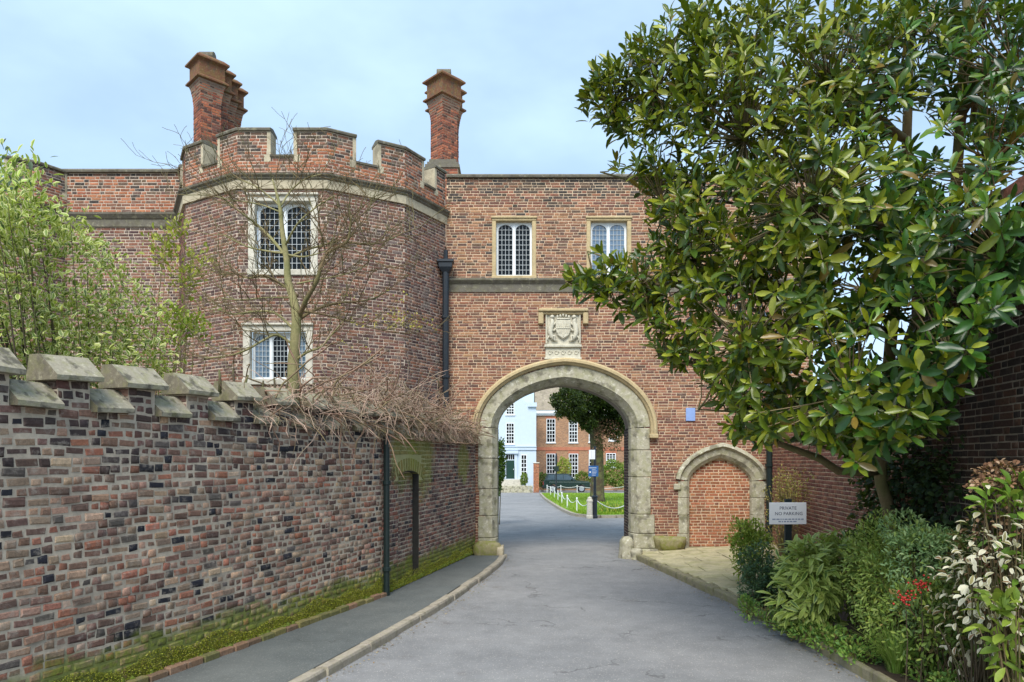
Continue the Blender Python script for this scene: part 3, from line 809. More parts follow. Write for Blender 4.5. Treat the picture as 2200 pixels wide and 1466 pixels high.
# things fixed to or standing at the gatehouse
p0, p1 = P(1473, 905, 16), P(1493, 877, 16)
mb = MB(); mb.fbox(FG, p0.x, p1.x, p0.z, p1.z, .009, .035); pl = mb.build('wall_plate', mat_plain('blue_enamel', C(138, 162, 210), .35, .08), bevel=.006)
tag(pl, 'small square pale blue plate on the brick wall above the blocked doorway', 'plate')
def downpipe(name, label, x, y, z0, z1, rad, mat, hop=True):
    t = thing(name, label, 'drainpipe', (x, y, z0))
    mb = MB(); mb.lathe((x, y, 0), [(rad, z0), (rad, z1)], 12); mb.build('pipe', mat, t, smooth=False)
    z = z0 + .4
    while z < z1 - .2:
        mb = MB(); mb.lathe((x, y, z), [(rad * 1.05, 0), (rad * 1.35, .01), (rad * 1.35, .06), (rad * 1.05, .07)], 12); mb.build('collar', mat, t); z += 1.35
    if hop:
        mb = MB(); mb.rings([[(x - w, y - w * .8, zz), (x + w, y - w * .8, zz), (x + w, y + .08, zz), (x - w, y + .08, zz)] for w, zz in ((rad, z1 - .02), (rad * 2.0, z1 + .1), (rad * 2.1, z1 + .2), (rad * 2.5, z1 + .21), (rad * 2.5, z1 + .27))]); mb.build('hopper_head', mat, t, bevel=.006)
        mb = MB(); mb.tube([(x, y, z1 + .25), (x, y + .02, z1 + .5)], rad * .7, 8); mb.build('inlet_pipe', mat, t)
    return t
downpipe('drainpipe', 'dark blue iron drainpipe with hopper head between round tower and gatehouse', -1.50, 15.80, 2.3, 6.45, .075, M['iron'])
downpipe('drainpipe', 'black iron drainpipe right of the blocked stone doorway', 5.86, 15.86, .3, 5.3, .08, M['irongreen'], False)
rk = MB(); rk.rock((2.60, 15.72, .13), (.17, .17, .27), 4, .22, 3, boxy=.55); tag(rk.build('guard_stone', M['arch'], smooth=True), 'worn upright guard stone at the right foot of the carriage arch', 'stone')
rk = MB(); rk.rock((2.76, 15.52, .06), (.14, .13, .13), 6, .25, 3, boxy=.6); tag(rk.build('guard_stone', M['arch'], smooth=True), 'small low boulder at the corner of the flagged pavement', 'stone')
rk = MB(); rk.rock((-.27, 15.62, .12), (.07, .10, .18), 5, .2, 3, boxy=.5); tag(rk.build('guard_stone', M['stone'], smooth=True), 'small pale guard stone at the left foot of the carriage arch', 'stone')
M['mossrock'] = mat_stone('mossy_rock', C(150, 142, 104), .3, .3, .85, 1.4)
rk = MB(); rk.rock((-.53, 15.74, .14), (.27, .16, .22), 8, .25, 3, boxy=.5); tag(rk.build('mossy_boulder', M['mossrock'], smooth=True), 'green mossy boulder at the left foot of the carriage arch', 'stone')
rk = MB(); rk.rock((3.62, 15.86, .27), (.31, .14, .19), 12, .25, 3, boxy=.45); tag(rk.build('mossy_boulder', M['mossrock'], smooth=True), 'squat mossy boulder between carriage arch and blocked doorway', 'stone')

# ================================================================ TOWERS
def make_tower(name, label, dx, dy, faces_bricks, wins, nmax, z_b=1.6, zfloor=0):
    V = [(-7.62, 16.0), (-6.90, 14.75), (-5.48, 13.93), (-3.69, 13.93), (-2.27, 14.75), (-1.53, 16.02)]
    V = [(x + dx, y + dy) for x, y in V]
    t = thing(name, label, 'tower', ((V[2][0] + V[3][0]) / 2, V[2][1] + 1.5, 0))
    ZT, ZS = 8.76, 8.24; bricks = []; core = MB(); cw = .235
    crenels = []
    for k in range(5):
        F = Face(V[k], V[k + 1]); c = F.L / 2 + (.12 if k == 4 else -.12 if k == 0 else 0); h = cw if 1 <= k <= 3 else .2
        loop = [(0, 0), (F.L, 0), (F.L, ZT), (c + h, ZT), (c + h, ZS), (c - h, ZS), (c - h, ZT), (0, ZT)]
        hl = []
        if k == 2:
            for (a, b, z0, z1, _) in wins: hl.append([(a + .04, z0 + .02), (b - .04, z0 + .02), (b - .04, z1 - .03), (a + .04, z1 - .03)])
        core.panel(F, loop, hl, -.3, 0)
        crenels.append((F, c, h))
        if k in faces_bricks: bricks += lay(F, [loop] + hl, z_b, ZT, PAL_TOWER, course=.065, seed=30 + k, joint=.012, jit=.003, wob=.004)
    w = core.build('wall', M['mort_tower'], t)
    build_bricks(w, bricks, M['tower_a'], M['tower_o'], nmax, .004, .002, vis=lambda p: p.z > 3.4)
    mb = MB(); sweep_plan(mb, V, [(-.02, 7.60), (.05, 7.60), (.055, 7.77), (-.02, 7.77)]); mb.build('cornice_fascia', M['stone'], t)
    mb = MB(); sweep_plan(mb, V, [(-.02, 7.772), (.06, 7.772), (.09, 7.80), (.085, 7.82), (.13, 7.85), (.14, 7.885), (.02, 7.925), (-.02, 7.925)]); mb.build('cornice_moulding', M['lead'], t)
    sec = lambda z: [(-.36, z), (.045, z), (.055, z + .035), (.04, z + .06), (-.13, z + .10), (-.36, z + .05)]
    for k in range(5):
        F, c, h = crenels[k]
        a, b = F.w(c - h, 0), F.w(c + h, 0)
        mb = MB(); sweep_plan(mb, [(a.x, a.y), (b.x, b.y)], [(-.34, ZS + .002), (.04, ZS + .002), (.05, ZS + .04), (-.12, ZS + .09), (-.34, ZS + .05)]); mb.build('crenel_sill', M['lead'], t)
        for s0, s1 in ((c - h - .065, c - h + .008), (c + h - .008, c + h + .065)):
            mb = MB(); mb.fbox(F, s0, s1, ZS + .055, ZT - .004, -.31, .012)
            o_ = (s0 - .06, s1) if s0 < c - h else (s0, s1 + .06)
            mb.fbox(F, o_[0], o_[1], ZS - .09, ZS + .055, -.2, .010); mb.build('crenel_jamb', M['stone'], t)
        # merlon coping from this crenel round the corner to the next
        if k < 4:
            F2, c2, h2 = crenels[k + 1]; a = F.w(c + h - .012, 0); b = F2.w(c2 - h2 + .012, 0)
            path = [(a.x, a.y), V[k + 1], (b.x, b.y)]
        else:
            a = F.w(c + h - .012, 0); path = [(a.x, a.y), V[5]]
        mb = MB(); sweep_plan(mb, path, sec(ZT + .002)); mb.build('merlon_coping', M['lead'], t)
    F, c, h = crenels[0]; b = F.w(c - h + .012, 0); mb = MB(); sweep_plan(mb, [V[0], (b.x, b.y)], sec(ZT + .002)); mb.build('merlon_coping', M['lead'], t)
    F = crenels[2][0]
    for (a, b, z0, z1, L) in wins:
        window(t, F, a, b, z0, z1, L, .14, .15, .10, ['glass_dark', 'glass_dark'] if L == 2 else ['glass_sky', 'glass_dark', 'glass_sky'], .15, 'stone_w', (5, 10) if L == 2 else (4, 8), .05)
    mb = MB(); vs = [(x, y + .25, 8.0) for x, y in V]; mb.add(vs, [tuple(range(6))]); mb.build('roof', M['lead'], t, fix=False)
    return t
make_tower('polygonal_tower', 'polygonal brick tower with battlements and two tall stone windows', 0, 0, (0, 1, 2, 3, 4), [(.216, 1.608, 5.90, 7.51, 2), (.113, 1.506, 3.72, 4.92, 3)], 300)
make_tower('polygonal_tower', 'farther battlemented brick tower at the left edge behind the leafy shrub', -8.25, .70, (2, 3, 4), [], 60, 3.0)
# ---- wing wall between the towers
FW = Face((-10.6, 16), (-7.45, 16))
wing = thing('wing_wall', 'plain brick wing wall joining the two battlemented towers', 'wall', (-9, 16, 0))
wl_loop = [(0, 0), (FW.L, 0), (FW.L, 8.78), (0, 8.78)]
mb = MB(); mb.panel(FW, wl_loop, [], -.4, 0); ww = mb.build('wall', M['mort_tower'], wing)
def PAL_WING(s, z, rr):
    if z > 7.9: return (_td if rr.random() < (z - 8.0) * .9 else _tp)(s, z, rr)
    return _tw(s, z, rr)
build_bricks(ww, lay(FW, [wl_loop], 2.5, 8.78, PAL_WING, joint=.0145, seed=44), M['tower_a'], M['tower_o'], 160, .004, .0015, vis=lambda p: p.z > 4.5)
mb = MB(); sweep_plan(mb, [(-10.6, 16), (-7.45, 16)], [(-.05, 7.54), (.04, 7.54), (.045, 7.70), (.07, 7.72), (.13, 7.80), (.135, 7.84), (.02, 7.87), (-.05, 7.87)]); mb.build('cornice', M['lead'], wing)
xx = -10.6
while xx < -7.46:
    x2 = min(xx + .8, -7.45); mb = MB(); sweep_plan(mb, [(xx + .002, 16), (x2 - .002, 16)], [(-.45, 8.782), (.07, 8.782), (.08, 8.82), (.05, 8.86), (-.18, 8.93), (-.45, 8.86)]); mb.build('coping_stone', M['lead'], wing); xx = x2

# ================================================================ CHIMNEYS
def chimney(label, X, Y, n, step, zb, ztop, base=None):
    t = thing('chimney', label, 'chimney', (X, Y + .4, zb))
    r2 = math.sqrt(.5); bricks = []; side = .52
    def diam(cy, hs, z, dx=0): h = hs / r2 / 1.0; return [(X + dx, cy - h * .5 * 1, z), (X + h * .5 + dx, cy, z), (X + dx, cy + h * .5, z), (X - h * .5 + dx, cy, z)]
    for k in range(n):
        # near corner of shaft k stands at (X, Y + k*step)
        cy = Y + k * step + side * r2; zt = ztop - .006 * k
        sizes = [(side, zb), (side, zt - 1.30), (side + .05, zt - 1.05), (side + .12, zt - .86), (side + .2, zt - .74)]
        def ring_(sz, z): h = sz * r2 ; return [(X, cy - h, z), (X + h, cy, z), (X, cy + h, z), (X - h, cy, z)]
        mb = MB(); mb.rings([ring_(s - .012, z) for s, z in sizes]); sh_ = mb.build('shaft', M['mort_chim'], t)
        bl = []
        zz = zb + .02; rr = random.Random(50 + k); i = 0
        while zz < zt - .76:
            f = next(j for j in range(len(sizes) - 1) if zz < sizes[j + 1][1]); s_a, z_a = sizes[f]; s_b, z_b = sizes[f + 1]
            sz = s_a + (s_b - s_a) * (zz - z_a) / (z_b - z_a); h = sz * r2
            for F in (Face((X - h, cy), (X, cy - h)), Face((X, cy - h), (X + h, cy))):
                s = -rr.uniform(0, .05); st = i % 2
                while s < F.L:
                    L = (.21 if st else .11); st = 1 - st; a, b = max(s, 0.0), min(s + L - .011, F.L)
                    if b - a > .02: bl.append((F, (a + b) / 2, zz + .029, b - a, .056, rr.uniform(-.004, .002), PAL_CHIM(0, 0, rr)))
                    s += L
            zz += .068; i += 1
        build_bricks(sh_, bl, M['chim_a'], M['chim_o'], 100 if k == 0 else 0, .004, .002, 9)
        cap = MB(); cap.rings([ring_(s, z) for s, z in ((side + .19, zt - .76), (side + .30, zt - .74), (side + .30, zt - .70), (side + .14, zt - .64), (side + .14, zt - .30), (side + .18, zt - .28), (side + .32, zt - .24), (side + .32, zt - .20), (side + .1, zt - .10))])
        cap.build('cap', M['capst'], t)
        pt = MB()
        c1 = Vector((X, cy, zt - .12))
        pt.tube([c1 + Vector((-.19, 0, .14)), c1 + Vector((.19, 0, .14))], [.13, .13], 10) if k == 0 else pt.lathe(tuple(c1), [(.12, 0), (.11, .12), (.14, .14)], 10)
        pt.build('chimney_pot', M['lead'], t)
    if base:
        b0, b1, zz0, zz1 = base
        mb = MB(); mb.box(X - .42, X + .42, Y - .08, Y + n * step + .9, 7.9, zz0)
        mb.build('stack_base', M['chim_a'] if False else M['mort_chim'], t)
        mb = MB()
        for j in range(3): mb.box(X - .46 + j * .05, X + .46 - j * .05, Y - .12 + j * .05, Y + n * step + .94 - j * .05, zz0 + .085 * j + .002, zz0 + .085 * (j + 1))
        mb.build('base_mould', M['lead'], t)
        Fb = Face((X - .42, Y - .08), (X + .42, Y - .08)); rr = random.Random(3)
        build_bricks(t, lay(Fb, [[(0, 7.9), (.84, 7.9), (.84, zz0), (0, zz0)]], 8.6, zz0, PAL_CHIM, seed=9), M['chim_a'], M['chim_o'], 0, .004, .002)
    return t
chimney('tall red brick chimney stack of four conjoined diagonal shafts behind the tower', (432 - 1100) / 1500 * 18, 18, 4, .43, 8.2, 12.78)
chimney('single slender brick chimney with moulded cap right of the tower', (951 - 1100) / 1500 * 18.7, 18.7, 2, .5, 10.25, 12.72, (0, 0, 10.0, 10.25))
M['recess_shade'] = mat_plain('recess_shade_brick', C(52, 50, 46), .9, .3, 12)  # dark colour standing for the shade inside the wicket recess
# ================================================================ BOUNDARY WALL (left)
J = (-2.03, 10.9); W_END = (-.84, 15.98)
T0 = 8.0; NEAR = (J[0] - .333 * T0, J[1] - .943 * T0)
F1 = Face(NEAR, J); F2 = Face(J, W_END)
bw = thing('boundary_wall', 'long weathered brick boundary wall with stone-capped battlements beside the pavement', 'wall', (J[0], J[1], 0))
ZC, ZM = 2.62, 2.87
mer1 = [F1.L - (4.5 + .7 * k) for k in range(-6, 6)]; mer1 = [s for s in mer1 if .2 < s < F1.L - .1]
mer2 = [.4 + .7 * k for k in range(0, 8) if .4 + .7 * k < F2.L - .12]
def cren_loop(F, mers):
    lp = [(0, 0), (F.L, 0), (F.L, ZC)]
    for m in sorted(mers, reverse=True): lp += [(m + .15, ZC), (m + .15, ZM), (m - .15, ZM), (m - .15, ZC)]
    return lp + [(0, ZC)]
l1 = cren_loop(F1, mer1); l2 = cren_loop(F2, mer2)
dh = [(.65, .02), (1.61, .02), (1.61, 1.93)] + [(1.13 + .48 * math.cos(a), 1.93 + .09 * math.sin(a)) for a in [math.pi * i / 8 for i in range(1, 8)]] + [(.65, 1.93)]
c1 = MB(); c1.panel(F1, l1, [], -.25, 0); w1 = c1.build('wall', M['mort_old'], bw)
c2 = MB(); c2.panel(F2, l2, [dh], -.25, 0); c2.fbox(F2, .6, 1.66, .0, 2.1, -.24, -.12); w2 = c2.build('wall', M['mort_old'], bw)
b1 = lay(F1, [l1], .07, ZM, PAL_OLD, course=.080, sl=.188, hl=.102, joint=.0125, heads=.55, jit=.008, proud=(.001, .012), wob=.014, seed=61)
build_bricks(w1, b1, M['old_a'], M['old_o'], 300, .013, .008, 12)
PAL_OLD2 = palette([(112, 82, 76, 24), (94, 72, 70, 16), (60, 56, 60, 6), (138, 92, 78, 14), (150, 114, 98, 12), (124, 104, 94, 14)], .16)
arc_zone = [(.52, 1.90), (1.74, 1.90), (1.74, 2.24), (.52, 2.24)]
b2 = lay(F2, [l2, [(.65, .02), (1.61, .02), (1.61, 1.9), (1.74, 1.9), (1.74, 2.24), (.52, 2.24), (.52, 1.9), (.65, 1.9)]], .07, ZM, PAL_OLD2, course=.072, sl=.19, hl=.1, joint=.015, heads=.5, jit=.004, proud=(.002, .012), wob=.008, seed=62)
F2r = Face((J[0] - F2.N.x * .12, J[1] - F2.N.y * .12), (W_END[0] - F2.N.x * .12, W_END[1] - F2.N.y * .12))
b2r = lay(F2r, [dh], .1, 2.02, PAL_OLD2, course=.070, joint=.016, jit=.003, seed=63)
build_bricks(w2, b2 + b2r, M['old_a'], M['old_o'], 0, .008, .004)
rv = MB(); rv.fbox(F2, 1.600, 1.613, .05, 1.95, -.119, -.001); rv.fbox(F2, .647, .660, .05, 1.95, -.119, -.001)  # dark strips along the recess sides and arch paint its shadow line
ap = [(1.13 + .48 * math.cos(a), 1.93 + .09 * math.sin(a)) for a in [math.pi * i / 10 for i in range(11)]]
sweep_elev(rv, F2, ap, [(0, 1)] * 11, [(-.012, -.001), (-.012, -.119), (.008, -.119), (.008, -.001)]); rv.build('wicket_shade_line', M['recess_shade'], bw)
# segmental brick arch over the blocked wicket
for k in range(15):
    a = math.pi * (.5 + .155 * (7 - k) / 7 * 1.0); rad = 1.45; ctr = (1.13, 2.02 - 1.45)
    mb = MB(); hw = .030
    def pt(r, da, n): return F2.w(ctr[0] + r * math.cos(a + da), ctr[1] + r * math.sin(a + da), n)
    r0, r1 = rad, rad + .215
    mb.hexa([pt(r0, hw / r0, .008), pt(r0, -hw / r0, .008), pt(r0, -hw / r0, -.1), pt(r0, hw / r0, -.1), pt(r1, hw / r0, .008), pt(r1, -hw / r0, .008), pt(r1, -hw / r0, -.1), pt(r1, hw / r0, -.1)])
    o = mb.build('arch_brick', M['old_o'], bw, bevel=.006); o.color = (*PAL_OLD2(0, 0, random), 1)
# coping stones
rr = random.Random(17)
def coping(F, s0, s1, zb, name):
    mb = MB(); j = rr.uniform(-.008, .008); tl = rr.uniform(-.012, .012)
    sec = [(.085, 0), (.09, .04), (-.11, .22), (-.235, .22), (-.275, .03), (-.27, 0)]
    rings = []
    for s, dz in ((s0, -tl), (s0 + .03, -tl), (s1 - .03, tl), (s1, tl)):
        rings.append([F.w(s, zb + z + dz, n + j) for n, z in sec])
    mb.rings(rings); o = mb.build(name, M['coping'], bw)
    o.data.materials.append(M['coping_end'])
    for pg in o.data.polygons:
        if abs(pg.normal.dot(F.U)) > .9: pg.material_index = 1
for F, ms in ((F1, mer1), (F2, mer2)):
    ms = sorted(ms)
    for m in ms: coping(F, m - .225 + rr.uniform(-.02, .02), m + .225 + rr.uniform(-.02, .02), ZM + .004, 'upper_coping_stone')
    ends = [ms[0] - .7] + ms
    for m in ends:
        a, b = m + .155, m + .545
        a, b = max(a, .0), min(b, F.L - .02)
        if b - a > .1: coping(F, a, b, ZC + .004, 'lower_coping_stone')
for F, ms in ((F1, mer1), (F2, mer2)):           # end bricks of each merlon, seen from the road
    for m in ms:
        for j in range(3):
            mb = MB(); z_ = ZC + .004 + j * .083; mb.fbox(F, m - .157 + rr.uniform(-.004, .002), m - .06, z_, z_ + .070, -.235 + rr.uniform(0, .02), -.004)
            o = mb.build('merlon_brick', M['old_o'], bw, bevel=.008); o.color = (*PAL_OLD(0, 2.6, rr), 1)
# brick footing along the foot of the wall
s = 2.6
while s < F1.L - .1:
    L = .215; mb = MB(); dz = rr.uniform(-.012, .01); dn = rr.uniform(-.012, .012)
    mb.fbox(F1, s, s + L, .03, .150 + dz, .01, .105 + dn); o = mb.build('footing_brick', M['gate_o'], bw, bevel=.01); o.color = (*C(*rr.choice(((142, 112, 88), (128, 104, 82), (134, 124, 78), (116, 112, 70), (150, 118, 94)))), 1); s += L + .012
# downpipe at the joint of the two lengths of wall
pj = F1.w(F1.L + .02, 0, .07)
downpipe('drainpipe', 'dark green iron drainpipe on the boundary wall beside the blocked wicket', pj.x, pj.y, .06, 2.58, .048, M['irongreen'], False)
# moss along the foot: a lumpy cushion plus tufts
def moss(name, F, s0, s1, label, n, hz, seed, dmax=.022):
    r = np.random.default_rng(seed); V = []; Fc = []; Cc = []
    k = n
    s = r.uniform(s0, s1, k); hgt = hz * (.72 + .2 * np.sin(s * 2.1 + seed) * np.sin(s * .9) + .14 * np.sin(s * 7.3)); z = .10 + r.uniform(0, 1, k) ** 2.3 * np.maximum(hgt * 1.15, .05); nn = .012 + r.uniform(0, 1, k) * dmax * np.maximum(0, 1 - (z - .1) / (hz * 1.4))
    O = np.array(F.O); U = np.array(F.U); N = np.array(F.N)
    p = O + U * s[:, None] + N * nn[:, None] + np.array([0, 0, 1.0]) * z[:, None]
    d = unit_vecs(k) * .8 + N * .7 + np.array([0, 0, .5]); nrm = unit_vecs(k)
    V = leaf_arrays(p, d, nrm, r.uniform(.006, .014, k), r.uniform(.006, .012, k), .2, .3)
    cols = pick_cols([(152, 156, 52, 3), (174, 174, 70, 2.6), (116, 122, 44, 1.6), (184, 178, 96, 1), (116, 100, 60, .8)], k)
    o = leaf_mesh(name, V, cols, M['l_moss_a'], None); return tag(o, label, 'moss', kind='stuff')
M['l_moss_a'] = mat_leaf('moss_tufts', 'attr', None, .9, .15, .1)
def moss_cushion(F, s0, s1, hz, seed, nbase):
    r = random.Random(seed); mb = MB(); s = s0
    while s < s1:
        w_ = r.uniform(.03, .07); h_ = hz * r.uniform(.45, 1.0); mb.rock(F.w(s, .10 + h_ * .3, nbase * r.uniform(-.5, .1)), (w_, w_ * .45, h_ * .75), r.randint(0, 99), .2, 1); s += w_ * .8
    return mb
def moss_full(F, s0, s1, hz, seed, label, n, nb):
    o = moss_cushion(F, s0, s1, hz * .42, seed, nb).build('moss', M['moss'], None, smooth=True); tag(o, label, 'moss', kind='stuff')
    q = moss('moss_tufts', F, s0, s1, label, n, hz, seed); q.parent = o
    for kk in ('label', 'category'): del q[kk]
moss_full(F1, 1.2, F1.L - .05, .25, 3, 'bright green moss along the foot of the near boundary wall', 46000, .02)
moss_full(F2, .1, F2.L - .3, .22, 4, 'moss and weeds at the foot of the wall near the arch', 12000, .05)

# ================================================================ RIGHT SIDE: garden wall and brick outbuilding coloured shade-dark, with tiled eaves
def RX(y): return 5.92 - .133 * (16 - y)
FR1 = Face((RX(15.97), 15.97), (RX(8.5), 8.5)); FR2 = Face((RX(8.5) - .06, 8.5), (RX(1.5) - .06, 1.5))
gw = thing('garden_wall', 'low brick garden wall running from the gatehouse behind the shrubs', 'wall', (RX(12), 12, 0))
lp = [(0, 0), (FR1.L, 0), (FR1.L, 3.1), (0, 3.1)]
mb = MB(); mb.panel(FR1, lp, [], -.35, 0); o = mb.build('wall', M['mort_gate'], gw)
build_bricks(o, lay(FR1, [lp], .2, 3.1, palette([(140, 92, 78), (124, 82, 72), (156, 108, 88)], .15), seed=71), M['gate_a'], M['gate_o'], 60, .005, .002, 10, vis=lambda p: p.y > 12.5 and .9 < p.z < 2.6)
mb = MB(); mb.fbox(FR1, .05, FR1.L, 3.102, 3.2, -.40, .05); mb.build('wall_coping', M['edging'], gw, bevel=.02)
ob = thing('outbuilding', 'brick outbuilding in shade-dark colour with a red tiled roof at the right edge', 'building', (RX(5), 5, 0))
lp = [(0, 0), (FR2.L, 0), (FR2.L, 4.5), (0, 4.5)]
mb = MB(); mb.panel(FR2, lp, [], -3.2, 0); o = mb.build('wall', M['mort_side'], ob)
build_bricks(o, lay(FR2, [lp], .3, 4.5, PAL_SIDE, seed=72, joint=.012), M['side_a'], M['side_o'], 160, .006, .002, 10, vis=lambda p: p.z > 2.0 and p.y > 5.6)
M['tile'] = mat_brick('clay_tile', 'obj', None, .5, .3)
rf = MB()
def roofp(s, k, dz=0): return FR2.w(s, 4.42 + k * .62 + dz, .32 - k * 1.0)
rf.add([roofp(-.2, 0), roofp(FR2.L, 0), roofp(FR2.L, 2.6), roofp(-.2, 2.6)], [(0, 1, 2, 3)]); ro = rf.build('roof', M['lead'], ob, fix=False)
rr = random.Random(5)
for r_ in range(9):
    s = -.22 + (.08 if r_ % 2 else 0)
    while s < 4.2:
        k0 = r_ * .13 - .05; L = .165; dz = rr.uniform(0, .01) + (.05 if r_ == 0 else 0)
        mb = MB(); w = lambda a, b, c: FR2.w(a, 4.42 + b * .62 + c, .32 - b)
        mb.hexa([w(s, k0, .02 if r_ else -.03), w(s + L, k0, .02 if r_ else -.03), w(s + L, k0 + .2, .006), w(s, k0 + .2, .006), w(s, k0, .036 + dz), w(s + L, k0, .036 + dz), w(s + L, k0 + .2, .02), w(s, k0 + .2, .02)])
        o = mb.build('roof_tile', M['tile'], ro); o.color = (*C(*rr.choice(((200, 142, 126), (176, 116, 100), (214, 164, 150), (150, 100, 86)))), 1); s += L + .006

# ================================================================ PRIVATE sign in the bed
sg = thing('notice_board', 'white rectangular PRIVATE NO PARKING notice on a dark post', 'sign', (0, 0, 0))
SD = 12.2; a, b = P(1653, 1127, SD), P(1734, 1080, SD); FS = Face((a.x, SD), (b.x, SD + .03)); zc = a.z; hh = b.z - a.z; ww_ = FS.L
sg.location = (a.x + ww_ / 2, SD + .04, 0)
mb = MB(); mb.fbox(FS, 0, ww_, zc, zc + hh, -.012, .004); brd = mb.build('board', mat_plain('sign_white', C(238, 244, 250), .35, .02), sg, bevel=.003)
mb = MB(); mb.fbox(FS, ww_ * .44, ww_ * .62, .0, zc + hh + .06, -.07, -.013); mb.build('post', mat_plain('post_paint', C(24, 40, 44), .5), sg, bevel=.006)
ink = mat_plain('sign_ink', C(70, 82, 108), .5, .05)
def text_mesh(txt, size, F, s, z, n, mat, parent, name, ex=.001):
    cu = bpy.data.curves.new(name, 'FONT'); cu.body = txt; cu.size = size; cu.align_x = 'CENTER'; cu.extrude = ex; cu.resolution_u = 2
    to = bpy.data.objects.new(name, cu); col.objects.link(to)
    me = bpy.data.meshes.new_from_object(to.evaluated_get(bpy.context.evaluated_depsgraph_get())); bpy.data.objects.remove(to)
    off = wloc(parent); me.materials.clear(); me.materials.append(mat)
    for v in me.vertices: v.co = F.w(s + v.co.x, z + v.co.y, n + v.co.z) - off
    o = bpy.data.objects.new(name, me); col.objects.link(o); o.parent = parent; return o
text_mesh('PRIVATE', .082, FS, ww_ / 2, zc + hh * .67, .0055, ink, brd, 'lettering')
text_mesh('NO PARKING', .082, FS, ww_ * .52, zc + hh * .42, .0055, ink, brd, 'lettering')
pale_ink = mat_plain('faded_ink', C(150, 164, 188), .5, .05)
mb = MB(); s = .05; r = random.Random(2)
for row in (.205, .10):
    s = .05 if row > .15 else .16
    while s < ww_ - (.06 if row > .15 else .2):
        L = r.uniform(.02, .06); mb.fbox(FS, s, s + L, zc + hh * row, zc + hh * row + .022, .004, .0055); s += L + .014
mb.build('small_print', pale_ink, brd)
# ================================================================ PLANTS
M['bark_mag'] = mat_bark('magnolia_bark', C(128, 112, 84)); M['bark_pale'] = mat_bark('pale_bark', C(148, 140, 100), .25)
M['bark_dark'] = mat_bark('dark_bark', C(78, 68, 54)); M['twig_pink'] = mat_bark('dry_stem', C(204, 174, 154), .25, 20); M['twig_grey'] = mat_bark('grey_twig', C(122, 104, 78))
M['twig_brown'] = mat_bark('woody_stem', C(150, 120, 102))
LM = {}
def lm(key, edge=None, rough=.35, trans=.25, gloss=.5):
    LM[key] = (mat_leaf('leaf_' + key, 'attr', edge, rough, trans, gloss), mat_leaf('leaf_single_' + key, 'obj', edge, rough, trans, gloss))
lm('mag', None, .28, .14, .38); lm('var', C(226, 226, 158), .45, .35); lm('soft', None, .5, .35, .3); lm('cream', C(236, 232, 206), .5, .3); lm('blue', None, .5, .3, .3); lm('lance', C(190, 204, 110), .38, .3); lm('dry', None, .8, .2, .2)

def foliage(parent, key, p, d, n, L, W, cols, nind, fold=.25, droop=.15, name='foliage', minpx=10):
    p = np.asarray(p); L = np.broadcast_to(L, len(p)).copy(); W = np.broadcast_to(W, len(p)).copy()
    if nind:
        dist = np.maximum(p[:, 1], .5); px = L * F_PX / dist
        uu = CX + p[:, 0] / dist * F_PX; vv = HY - (p[:, 2] - CAM_Z) / dist * F_PX
        ok = (px >= minpx) & (uu > 0) & (uu < 2200) & (vv > 0) & (vv < 1466)
        sc = np.where(ok, px - dist * 6, -1e9); idx = np.argsort(-sc)[:nind]; idx = idx[sc[idx] > -1e8]
        arr = hasattr(droop, '__len__'); leaf_objects(p[idx], d[idx], n[idx], L[idx], W[idx], cols[idx], LM[key][1], parent, fold, droop[idx] if arr else droop)
        m = np.ones(len(p), bool); m[idx] = False; p, d, n, L, W, cols = p[m], d[m], n[m], L[m], W[m], cols[m]; droop = droop[m] if arr else droop
    leaf_mesh(name, leaf_arrays(p, d, n, L, W, fold, droop), cols, LM[key][0], parent)

# ---------------------------------------------------------------- magnolia
mag = thing('magnolia_tree', 'large glossy evergreen magnolia leaning over the road from the right', 'tree', (4.56, 8.55, .1))
trunk = [P(1925, 1170, 8.7), P(1912, 1100, 8.6), P(1893, 1040, 8.5), P(1890, 1005, 8.45), P(1900, 900, 8.3), P(1915, 720, 8.1), P(1940, 500, 8.0), P(1948, 300, 7.9), P(1955, 100, 7.8), P(1950, -120, 7.8)]
trunk[0].z = .05
limbs = []
def limb(start, tip, r0, bend=.25, n=9, sag=0.0):
    a, b = Vector(start), Vector(tip); L = (b - a).length; pts = []; rr = random.Random(int(L * 1000) % 991)
    o1 = Vector((rr.uniform(-1, 1), rr.uniform(-1, 1), rr.uniform(-.3, 1))) * L * bend * .5
    for i in range(n + 1):
        t = i / n; p = a.lerp(b, t) + o1 * math.sin(math.pi * t) + Vector((0, 0, sag * L * (t * t - t)))
        p += Vector((rr.uniform(-1, 1), rr.uniform(-1, 1), rr.uniform(-1, 1))) * L * .012 * (0 < i < n); pts.append(p)
    rad = [r0 * (1 - .8 * i / n) for i in range(n + 1)]
    limbs.append((pts, rad)); return pts
T_ = lambda i: trunk[i]
left_low = [P(1888, 1012, 8.45), P(1850, 1015, 8.3), P(1800, 1012, 8.2), P(1760, 985, 8.1), P(1705, 965, 8.0), P(1650, 945, 7.9), P(1600, 930, 7.8)]
limbs.append((left_low, [.055, .05, .048, .045, .038, .03, .015]))
limbs.append((trunk, [.10, .078, .068, .075, .07, .065, .06, .05, .045, .03]))
stem2 = [P(1905, 860, 8.3), P(1990, 640, 7.6), P(2050, 450, 7.2), P(2065, 250, 7.0), P(2075, 50, 7.0), P(2085, -120, 7.0)]
limbs.append((stem2, [.07, .065, .055, .05, .04, .03]))
